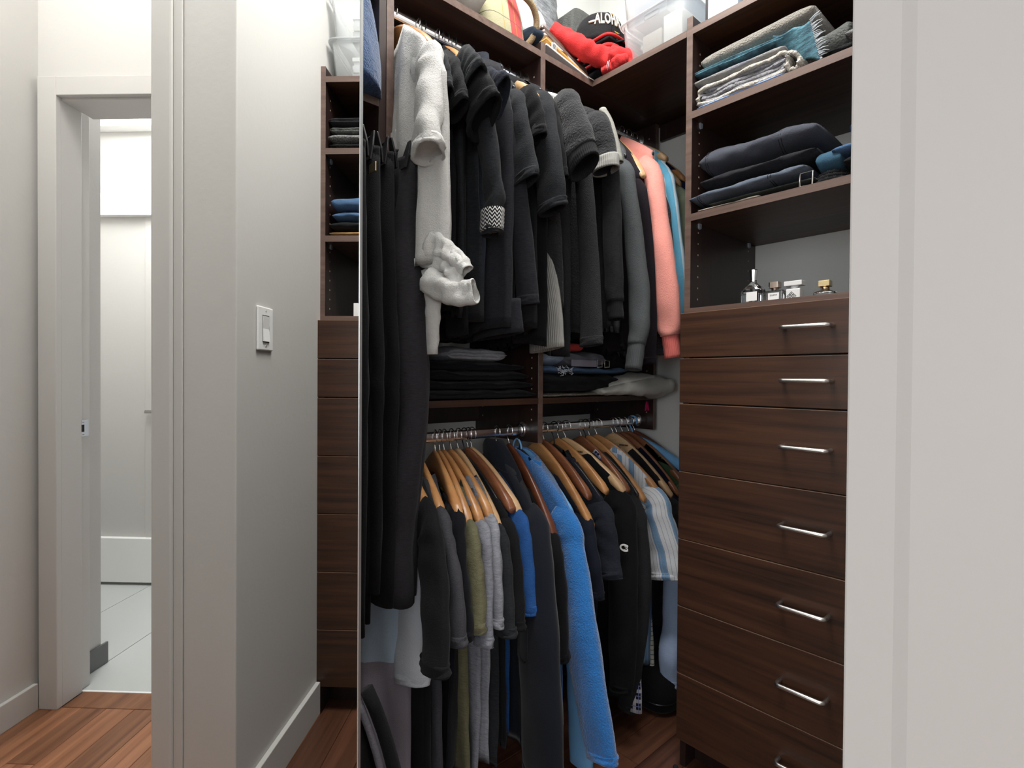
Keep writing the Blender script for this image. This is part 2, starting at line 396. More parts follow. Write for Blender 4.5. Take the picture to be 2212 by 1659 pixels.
# ================================================================ CLOTHES: materials
def fabric(name, rgb, heather=0.0, bump=0.25, scale=420, rough=0.92, sheen=0.04, col2=None, stretch=(1, 1, 1), nscale=70, coarse=0.5):
    c = lin(rgb); c = tuple(q*0.64 for q in c) if max(c) < 0.045 else c; m = mat(name, c, rough, Sheen_Weight=sheen, Sheen_Roughness=0.5); N, L, b = nodes(m)
    b.inputs['Specular IOR Level'].default_value = 0.1
    g = N.new('ShaderNodeNewGeometry'); mp = N.new('ShaderNodeMapping'); mp.inputs['Scale'].default_value = stretch
    L.new(g.outputs['Position'], mp.inputs['Vector'])
    w = N.new('ShaderNodeTexNoise'); w.inputs['Scale'].default_value = scale; w.inputs['Detail'].default_value = 2
    L.new(mp.outputs['Vector'], w.inputs['Vector'])
    cr = N.new('ShaderNodeTexNoise'); cr.inputs['Scale'].default_value = 24; cr.inputs['Detail'].default_value = 3
    L.new(g.outputs['Position'], cr.inputs['Vector'])
    ad = N.new('ShaderNodeMath'); ad.operation = 'MULTIPLY_ADD'; ad.inputs[1].default_value = coarse*3
    L.new(cr.outputs['Fac'], ad.inputs[0]); L.new(w.outputs['Fac'], ad.inputs[2])
    bp = N.new('ShaderNodeBump'); bp.inputs['Strength'].default_value = bump; bp.inputs['Distance'].default_value = 0.006
    L.new(ad.outputs[0], bp.inputs['Height']); L.new(bp.outputs['Normal'], b.inputs['Normal'])
    if heather:
        h = N.new('ShaderNodeTexNoise'); h.inputs['Scale'].default_value = nscale; h.inputs['Detail'].default_value = 5; h.inputs['Roughness'].default_value = 0.75
        mp2 = N.new('ShaderNodeMapping'); mp2.inputs['Scale'].default_value = (1, 1, 6)
        L.new(g.outputs['Position'], mp2.inputs['Vector']); L.new(mp2.outputs['Vector'], h.inputs['Vector'])
        r = N.new('ShaderNodeValToRGB'); r.color_ramp.elements[0].position = 0.36; r.color_ramp.elements[1].position = 0.64
        c2 = lin(col2) if col2 else tuple(min(1, q*(1+heather)+0.01) for q in c)
        c1 = c if col2 else tuple(q*(1-heather*0.6) for q in c)
        r.color_ramp.elements[0].color = (*c1, 1); r.color_ramp.elements[1].color = (*c2, 1)
        L.new(h.outputs['Fac'], r.inputs['Fac']); L.new(r.outputs['Color'], b.inputs['Base Color'])
    return m
def math_node(N, L, op, a, b=None, c=None):
    n = N.new('ShaderNodeMath'); n.operation = op
    for i, q in enumerate((a, b, c)):
        if q is None: continue
        if isinstance(q, (int, float)): n.inputs[i].default_value = q
        else: L.new(q, n.inputs[i])
    return n.outputs[0]
def attr(N, nm): a = N.new('ShaderNodeAttribute'); a.attribute_name = nm; return a.outputs['Fac']
def striped(name, base, stripes, rough=0.9, src='across'):
    """stripes: list of (centre, half width, rgb, period) along the woven 'across' coordinate (metres)"""
    m = fabric(name, base); N, L, b = nodes(m); a = attr(N, src); prev = None
    for cen, hw, rgb, per in stripes:
        f = math_node(N, L, 'SUBTRACT', a, cen); f = math_node(N, L, 'PINGPONG', f, per/2)
        f = math_node(N, L, 'LESS_THAN', f, hw)
        mx = N.new('ShaderNodeMix'); mx.data_type = 'RGBA'; L.new(f, mx.inputs['Factor'])
        if prev is None: mx.inputs['A'].default_value = (*lin(base), 1)
        else: L.new(prev, mx.inputs['A'])
        mx.inputs['B'].default_value = (*lin(rgb), 1); prev = mx.outputs['Result']
    L.new(prev, b.inputs['Base Color']); return m
def plaid(name, base, bands, rough=0.9):
    m = fabric(name, base); N, L, b = nodes(m); prev = None
    for src, cen, hw, rgb, per, fac in bands:
        f = math_node(N, L, 'SUBTRACT', attr(N, src), cen); f = math_node(N, L, 'PINGPONG', f, per/2)
        f = math_node(N, L, 'LESS_THAN', f, hw); f = math_node(N, L, 'MULTIPLY', f, fac)
        mx = N.new('ShaderNodeMix'); mx.data_type = 'RGBA'; L.new(f, mx.inputs['Factor'])
        if prev is None: mx.inputs['A'].default_value = (*lin(base), 1)
        else: L.new(prev, mx.inputs['A'])
        mx.inputs['B'].default_value = (*lin(rgb), 1); prev = mx.outputs['Result']
    L.new(prev, b.inputs['Base Color']); return m
def ribbed(name, rgb, freq=1100.0, src='across', depth=0.28):
    m = fabric(name, rgb, bump=0.1); N, L, b = nodes(m)
    s = math_node(N, L, 'SINE', math_node(N, L, 'MULTIPLY', attr(N, src), freq))
    bp = N.new('ShaderNodeBump'); bp.inputs['Strength'].default_value = depth; bp.inputs['Distance'].default_value = 0.003
    L.new(s, bp.inputs['Height']); L.new(bp.outputs['Normal'], b.inputs['Normal']); return m

F = {
 'white_linen': fabric('white_linen', (184, 184, 182), 0.05, 0.35, coarse=0.9),
 'white': fabric('white_cotton', (196, 202, 210), 0.0, 0.3, coarse=0.8),
 'black': fabric('black_cotton', (31, 32, 35)), 'black2': fabric('washed_black_cotton', (38, 41, 45), 0.1),
 'black3': fabric('soft_black_jersey', (28, 29, 32)), 'ink': fabric('ink_black_jersey', (27, 27, 33)),
 'charcoal': fabric('charcoal_heather', (58, 58, 63), 0.3, nscale=160), 'olive': fabric('olive_slub', (92, 90, 68), 0.22, nscale=60),
 'grey': fabric('grey_slub', (112, 114, 122), 0.32, nscale=60), 'grey2': fabric('light_grey_slub', (124, 126, 133), 0.32, nscale=60),
 'royal': fabric('royal_blue_cotton', (30, 72, 128), 0.08), 'fleece': fabric('bright_blue_fleece', (34, 108, 178), 0.10, 0.6, 240, sheen=0.5, nscale=220),
 'skyblue': fabric('pale_blue_lining', (120, 178, 228)), 'navyjacket': fabric('navy_scuba_knit', (30, 34, 44), 0.0, 0.12, sheen=0.1, coarse=0.25),
 'navy': fabric('navy_cotton', (34, 38, 52)), 'slate': fabric('slate_navy_pique', (38, 43, 55), 0.12, 0.4, 700),
 'logoblack': fabric('black_fleece', (24, 24, 27)), 'charfleece': fabric('charcoal_fleece', (40, 41, 45), 0.2, 0.4, nscale=200),
 'oxford': fabric('pale_blue_oxford', (160, 178, 208), 0.05), 'cream': striped('cream_striped_linen', (198, 196, 186), [(0, 0.0012, (90, 92, 95), 0.016)], src='along'),
 'deepnavy': fabric('deep_navy_wool', (22, 28, 46)), 'green': fabric('bottle_green_wool', (52, 74, 52)), 'darkgrey': fabric('dark_grey_wool', (40, 38, 42)),
 'coat': fabric('dark_slate_crepe', (36, 38, 45), 0.06, 0.12, coarse=0.3), 'fuzzy': fabric('black_boucle_wool', (46, 47, 50), 0.2, 0.6, 200, sheen=0.12, nscale=260),
 'wool': fabric('charcoal_wool', (48, 49, 52), 0.22, 0.5, nscale=200), 'sweat': fabric('black_sweatshirt', (34, 36, 39), 0.08),
 'greysweat': fabric('faded_grey_sweatshirt', (70, 74, 76), 0.16, 0.35, nscale=180), 'plum': fabric('blackberry_knit', (38, 33, 40)),
 'coral': fabric('coral_sweatshirt', (234, 154, 142), 0.06, 0.3, sheen=0.2), 'coralrib': ribbed('coral_rib', (226, 120, 112)),
 'fleck': fabric('black_flecked_knit', (34, 34, 38), 1.0, 0.8, 180, col2=(104, 104, 110), nscale=200),
 'sage': fabric('sage_green_cotton', (128, 136, 116), 0.05), 'rib_grey': ribbed('grey_rib', (150, 150, 146)), 'rib_black': ribbed('black_rib', (42, 43, 46)),
 'rib_faded': ribbed('faded_rib', (74, 77, 79)), 'ltgrey': fabric('light_grey_wool', (140, 140, 134), 0.15),
 'trouser': fabric('charcoal_twill', (46, 45, 50), 0.06, 0.2, 600), 'blacktrouser': fabric('black_suiting', (27, 28, 31)),
 'bluestripe': striped('sky_blue_striped_cotton', (112, 186, 220), [(0.0, 0.010, (205, 222, 232), 0.042)]),
 'widestripe': striped('white_blue_striped_cotton', (206, 208, 212), [(0.012, 0.010, (112, 146, 178), 0.062), (0.03, 0.0007, (150, 158, 170), 0.012)]),
 'plaid': plaid('black_white_plaid', (30, 30, 36), [('across', 0, 0.0045, (190, 192, 200), 0.026, .75), ('along', 0, 0.0055, (190, 192, 200), 0.030, .7), ('across', 0.013, 0.0012, (110, 120, 165), 0.026, .9), ('along', 0.015, 0.0014, (110, 120, 165), 0.030, .9)]),
 'block': None, 'navyblue': fabric('jersey_navy', (26, 34, 62)),
}
# white / pale blue / grey colour-blocked shirt body: real dyed panels by height
m = fabric('colour_block_linen', (180, 198, 214)); N, L, b = nodes(m)
a_ = attr(N, 'along'); mx = N.new('ShaderNodeMix'); mx.data_type = 'RGBA'
L.new(math_node(N, L, 'GREATER_THAN', a_, 0.43), mx.inputs['Factor']); mx.inputs['A'].default_value = (*lin((172, 194, 214)), 1); mx.inputs['B'].default_value = (*lin((140, 136, 148)), 1)
L.new(mx.outputs['Result'], b.inputs['Base Color']); F['block'] = m
# zigzag knit cuff
m = fabric('zigzag_knit', (30, 30, 32)); N, L, b = nodes(m)
zz = math_node(N, L, 'MULTIPLY', math_node(N, L, 'PINGPONG', attr(N, 'across'), 0.006), 1.3)
q_ = math_node(N, L, 'PINGPONG', math_node(N, L, 'ADD', attr(N, 'along'), zz), 0.0045)
mx = N.new('ShaderNodeMix'); mx.data_type = 'RGBA'; L.new(math_node(N, L, 'LESS_THAN', q_, 0.0019), mx.inputs['Factor'])
mx.inputs['A'].default_value = (*lin((30, 30, 33)), 1); mx.inputs['B'].default_value = (*lin((200, 200, 198)), 1); L.new(mx.outputs['Result'], b.inputs['Base Color']); F['zigzag'] = m
M_WOODH = [wood('hanger_wood_light', lin((184, 146, 104)), lin((212, 178, 138)), 'y', 0.35, 0, 0.7), wood('hanger_wood_honey', lin((164, 112, 66)), lin((196, 146, 96)), 'y', 0.32, 0, 0.7),
           wood('hanger_wood_brown', lin((112, 68, 46)), lin((148, 96, 66)), 'y', 0.3, 0, 0.7), wood('hanger_wood_dark', lin((84, 46, 30)), lin((112, 64, 42)), 'y', 0.3, 0, 0.7)]
M_PLB = mat('black_plastic', (0.018, 0.018, 0.02), 0.3)
M_GOLD = mat('brass', (0.72, 0.58, 0.34), 0.3, 1.0)

# ================================================================ CLOTHES: builders
def put(me, names):     # per-vertex float attributes for woven patterns
    for nm, vals in names.items():
        a = me.attributes.new(nm, 'FLOAT', 'POINT'); a.data.foreach_set('value', vals)
def cr_sample(P, n):
    """Catmull-Rom through P, n samples per span"""
    P = [Vector(p) for p in P]; Q = [P[0]*2-P[1]]+P+[P[-1]*2-P[-2]]; out = []
    for i in range(1, len(Q)-2):
        for k in range(n):
            t = k/n; a, b_, c, d = Q[i-1], Q[i], Q[i+1], Q[i+2]
            out.append(0.5*((2*b_)+(c-a)*t+(2*a-5*b_+4*c-d)*t*t+(3*b_-a-3*c+d)*t**3))
    out.append(P[-1]); return out
def lerp_list(v, t):
    x = t*(len(v)-1); i = min(int(x), len(v)-2); return v[i]+(v[i+1]-v[i])*(x-i)
def cloth_tube(name, pts, rw, ry, wdir, m, parent=None, label=None, n=7, k=18, wr=0.10, seed=0, open_end=True, power=1.0, open_top=False, foldf=1.0):
    """flattened fabric tube (sleeve, trouser leg, hem) along a path, hollow at its end"""
    C_ = cr_sample(pts, n); rings = []; al = []; ac = []; M_ = len(C_); rr = random.Random(seed*13+5); ph = [rr.uniform(0, 6.28) for _ in range(6)]
    ln = 0
    for i, p in enumerate(C_):
        t = (C_[min(i+1, M_-1)]-C_[max(i-1, 0)]).normalized()
        w = (wdir-t*wdir.dot(t)).normalized(); e = t.cross(w)
        f = i/(M_-1); a = lerp_list(rw, f); bb = lerp_list(ry, f) if isinstance(ry, (list, tuple)) else ry
        if i: ln += (p-C_[i-1]).length
        ring = []
        for q in range(k):
            th = 2*PI*q/k; c, s = math.cos(th), math.sin(th)
            wv = wr*(0.55*math.sin(3*th+ph[0]+f*5*foldf)+0.45*math.sin(2*th+ph[1]-f*9*foldf)+0.5*math.sin(f*31*foldf+ph[2]+2.2*math.sin(th+ph[3])))*min(1, f*3)
            wv += 0.6*wr*noise.noise(Vector((p.x*30+seed, p.y*30+c*2, p.z*18+s*2)))
            cc = abs(c)**power*(1 if c > 0 else -1)
            ring.append(p+w*(a*cc*(1+wv*0.35))+e*(bb*s*(1+wv*1.6)))
            al.append(ln); ac.append(th/(2*PI)*2*PI*(a+bb)/2)
        rings.append(ring)
    if open_end:
        t = (C_[-1]-C_[-2]).normalized()
        c0 = sum((Vector(q) for q in rings[-1]), Vector())/k
        rings.append([q+(c0-q)*0.10+t*0.001 for q in rings[-1]]); rings.append([q+(c0-q)*0.16-t*0.012 for q in rings[-2]]); rings.append([c0+(q-c0)*0.7-t*0.05 for q in rings[-3]])
        for z in range(3): al += al[-k:]; ac += ac[-k:]
    mb = MB().rings(rings, True, True); me = mb.mesh(name, True)
    put(me, {'along': al, 'across': ac})
    return link(name, me, m, parent, label)

def frame(u0, tip, back=0.2):
    o = Vector((u0, 0.416, 0)); d = Vector((tip[0]-u0, tip[1]-0.416, 0)); hw = d.length; d.normalize(); e = Vector((-d.y, d.x, 0))
    if e.x > 0: e = -e
    return o, d, e, hw
def hanger(kind, u0, tip, zr, label, group, reach=None, mt=None, wide=1.0):
    """hook over the rod and two sloping arms; kind: wood / slim / padded"""
    o, d, e, hw = frame(u0, tip); hw = reach or hw; zn = zr-0.066; drop = max(0.06, zn-tip[2]-0.012)*((hw/0.222)**1.0 if reach else 1)
    t = thing('hanger', label, 'hanger', (u0, 0.416, zr-0.2), group)
    bw = 0.205
    N_ = 12; rings = []
    for i in range(-N_, N_+1):
        s = i/N_; x = s*(hw if s > 0 else bw); f = abs(s); z = zn-drop*(0.25*f+0.75*f**1.6)+0.006*(1-f)
        if kind == 'wood': a = (0.0060+0.0075*wide*f**1.5); h = 0.021*(1-f)**0.7+0.0115
        elif kind == 'slim': a = 0.0042; h = 0.008+0.006*(1-f)
        else: a = 0.017; h = 0.019
        if abs(i) == N_: a *= 0.75; h *= 0.8
        ring = []
        for q in range(10):
            th = 2*PI*q/10; c, s_ = math.cos(th), math.sin(th)
            cc = abs(c)**0.6*(1 if c > 0 else -1); ss = abs(s_)**0.6*(1 if s_ > 0 else -1)
            p = o+d*x+e*(a*cc); ring.append((p.x, p.y, z-0.008+h*ss))
        rings.append(ring)
    obj('hanger_body', MB().rings(rings), mt, t, smooth=True)
    if kind == 'slim':
        pb = [o+d*(-bw*0.93)+Vector((0, 0, zn-drop)), o+d*(-bw*0.90)+Vector((0, 0, zn-drop-0.03)), o+d*(hw*0.90)+Vector((0, 0, zn-drop-0.03)), o+d*(hw*0.93)+Vector((0, 0, zn-drop))]
        obj('trouser_bar', MB().tube(pb, 0.004, 6), mt, t, smooth=True)
    r = 0.0195; pts = []
    sg = 1
    for q in range(15):
        a = math.radians(-35+q*255/14); p = o+d*(sg*r*math.cos(a)); pts.append((p.x, p.y, zr+0.0005+r*math.sin(a)))
    p = o; pts += [(p.x+d.x*-0.004, p.y+d.y*-0.004, zr-r-0.010), (p.x, p.y, zr-r-0.02), (p.x, p.y, zn-0.004)]
    hmat = M_CHROME if kind == 'wood' else (M_BLKMET if kind == 'slim' else F['skyblue'])
    obj('hook', MB().tube(pts, 0.0017 if kind != 'padded' else 0.0035, 7), hmat, t, smooth=True)
    return t

def garment(name, label, cat, mt, u0, tip, sl, rw, zr, zb, ry=0.022, T=0.02, nk=0.075, bw=None, hem=0.004, slip=0.0, group=None, seed=None,
            sleeve=True, neck='dip', folds=0.008, sm=None, cuff=None, endw=None, front=None, sy=None, bm=None, wr=0.11, blow=1.0, armh=0.05):
    seed = sum(ord(c)*(i % 7+1) for i, c in enumerate(label)) % 997
    rr = random.Random(seed)
    o, d, e, hw = frame(u0, tip); zn = zr-0.066-slip
    root = thing(name, label, cat, (u0, 0.416, zb), group)
    bwid = bw or hw*0.93; back = 0.205
    ph = [rr.uniform(0, 6.28) for _ in range(5)]
    def top(x):
        hx = hw if x > 0 else back; f = min(1, abs(x)/hx); dr = zn-tip[2]
        z = zn-dr*(0.25*f+0.75*f**1.6)+0.011+0.016*(1-f)**0.7
        if abs(x) < nk and neck == 'dip':
            fk = nk/hx; zk = zn-dr*(0.25*fk+0.75*fk**1.6)+0.010
            z = zk-0.028*math.sqrt(max(0, 1-(x/nk)**2))
        return z
    nx, nz = 38, 24; rows = []
    al, ac = [], []
    for j in range(nz+1):
        t = j/nz; ring = []
        half = []
        for side in (1, -1):
            for i in range(nx):
                xi = -1+2*i/nx if side > 0 else 1-2*i/nx
                x0 = xi*(hw if xi > 0 else back)
                wtar = bwid if xi > 0 else back*0.97
                x1 = xi*(wtar*(1+(blow-1)*t))
                k_ = min(1, t*5); x = x0*(1-k_)+x1*k_
                zt = top(x0); z = zt+(zb+0.012*math.sin(xi*3+ph[4])-zt)*t
                th = max(T*(0.6+0.4*min(1, t*6)), 0.0165*max(0, 1-t*5))*math.sqrt(max(0.0, 1-abs(xi)**4))
                fo = folds*min(1, t*2.2)*(math.sin(x*46+ph[0]+t*2)+0.6*math.sin(x*83+ph[1]-t*3)+0.5*math.sin(x*21+ph[2]+t*5))
                fo += 0.004*noise.noise(Vector((x*16+seed, z*14, side*3.3)))
                p = o+d*x+e*(side*th+fo); ring.append((p.x, p.y, z)); al.append(zn-z); ac.append(x)
        rows.append(ring)
    k = 2*nx
    c0 = [sum(r[i] for r in rows[-1])/k for i in range(3)]
    rows.append([(q[0]+(c0[0]-q[0])*0.04, q[1]+(c0[1]-q[1])*0.04, q[2]+0.02) for q in rows[-1]]); al += al[-k:]; ac += ac[-k:]
    me = MB().rings(rows, True, True).mesh('body', True); put(me, {'along': al, 'across': ac})
    link('body', me, bm or mt, root)
    if sleeve:
        tp = Vector(tip); P = [tp-d*armh+Vector((0, 0, -0.030)), tp+Vector((0, 0, -0.020-0.25*rw[0]))]
        P = P+[Vector(q) for q in sl]
        P[1] = (P[0]+P[2])/2+d*0.014+Vector((0, 0, 0.016))
        w0 = [max(0.05, rw[0]*1.1), rw[0]*1.02]+list(rw)
        wd = (d+Vector((0, 0, 0.55))).normalized()
        rl_ = list(ry) if isinstance(ry, (list, tuple)) else [ry]*len(rw)
        while len(rl_) < len(rw): rl_.append(rl_[-1])
        ryl = [rl_[0]*1.1, rl_[0]*1.05]+rl_
        if cuff:
            cm, cl, cs = cuff            # material, fraction of the last span, scale
            a_, b2 = P[-2], P[-1]; cut = b2-(b2-a_).normalized()*cl
            s_ = cloth_tube('sleeve', P[:-1]+[cut], w0, ryl, wd, sm or mt, root, seed=seed, wr=wr)
            cloth_tube('cuff', [cut+(a_-cut)*0.08, (cut+b2)/2, b2], [rw[-1]*cs*1.02, rw[-1]*cs, rw[-1]*cs], (ryl[-1])*cs, wd, cm, s_, seed=seed+1, wr=0.03, n=4)
        else:
            s_ = cloth_tube('sleeve', P, w0, ryl, wd, sm or mt, root, seed=seed, wr=wr)
            hp = P[-1]; dr = (P[-1]-P[-2]).normalized()
            if hem: cloth_tube('hem', [hp-dr*0.021, hp-dr*0.01, hp+dr*0.0015], [rw[-1]*1.03]*3, ryl[-1]*1.05, wd, sm or mt, s_, seed=seed, wr=wr, n=3)
        # rear sleeve hangs against the wall side
        q0 = o-d*(back-0.03)+Vector((0, 0, tip[2]-0.02)); ln = min(0.5, sum((Vector(sl[i])-Vector(sl[i-1])).length for i in range(1, len(sl)))+0.05)
        q1 = o-d*(back-0.005)+Vector((0, 0, tip[2]-0.07)); q2 = o-d*(back)+Vector((0, 0, tip[2]-0.07-ln))
        cloth_tube('sleeve', [q0, q1, q2], [0.035, 0.036, 0.034], 0.018, d, sm or mt, root, seed=seed+3, n=4, k=12)
    root['_f'] = 0; del root['_f']
    return root, o, d, e, hw, zn
def collar_ring(root, o, d, e, z0, z1, rx, ry, m, name='collar', lining=None, lean=0.0, fx=0.0):
    k = 22; rings = []; al = []; ac = []
    prof = [(z0, 1.12), ((z0+z1)/2, 1.04), (z1-0.004, 1.0), (z1, 0.95), (z1-0.004, 0.86), ((z0+z1)/2, 0.86)]
    for z, s in prof:
        rings.append([]);
        for q in range(k):
            th = 2*PI*q/k; zz = z-0.35*(z1-z0)*max(0, math.cos(th))*(1 if z > z0 else 0.3)
            p = o+d*(fx+rx*s*math.cos(th)+lean*(z-z0))+e*(ry*s*math.sin(th)); rings[-1].append((p.x, p.y, zz)); al.append(z); ac.append(th*rx)
    me = MB().rings(rings, False, False).mesh(name, True); put(me, {'along': al, 'across': ac})
    c = link(name, me, m, root)
    if lining:
        rings = []
        for z, s in ((z1-0.001, 0.955), (z1-0.006, 0.85), (z0+0.005, 0.83)):
            rings.append([])
            for q in range(k):
                th = 2*PI*q/k; zz = z-0.35*(z1-z0)*max(0, math.cos(th)); p = o+d*(fx+rx*s*math.cos(th)+lean*(z-z0))+e*(ry*s*math.sin(th)); rings[-1].append((p.x, p.y, zz))
        obj('collar_lining', MB().rings(rings, False, False), lining, c, smooth=True)
    return c
def patch(name, pts, nrm, th, m, parent, label=None, bev=0.0):
    """thin raised fabric piece with a polygon outline (world points), extruded along nrm"""
    n = len(pts); P = [Vector(p) for p in pts]; nv = Vector(nrm).normalized()*th
    mb = MB(); mb.v = [tuple(p) for p in P]+[tuple(p+nv) for p in P]
    mb.f = [tuple(range(n-1, -1, -1)), tuple(range(n, 2*n))]+[(i, (i+1) % n, n+(i+1) % n, n+i) for i in range(n)]
    return obj(name, mb, m, parent, label, bevel=bev, seg=2)
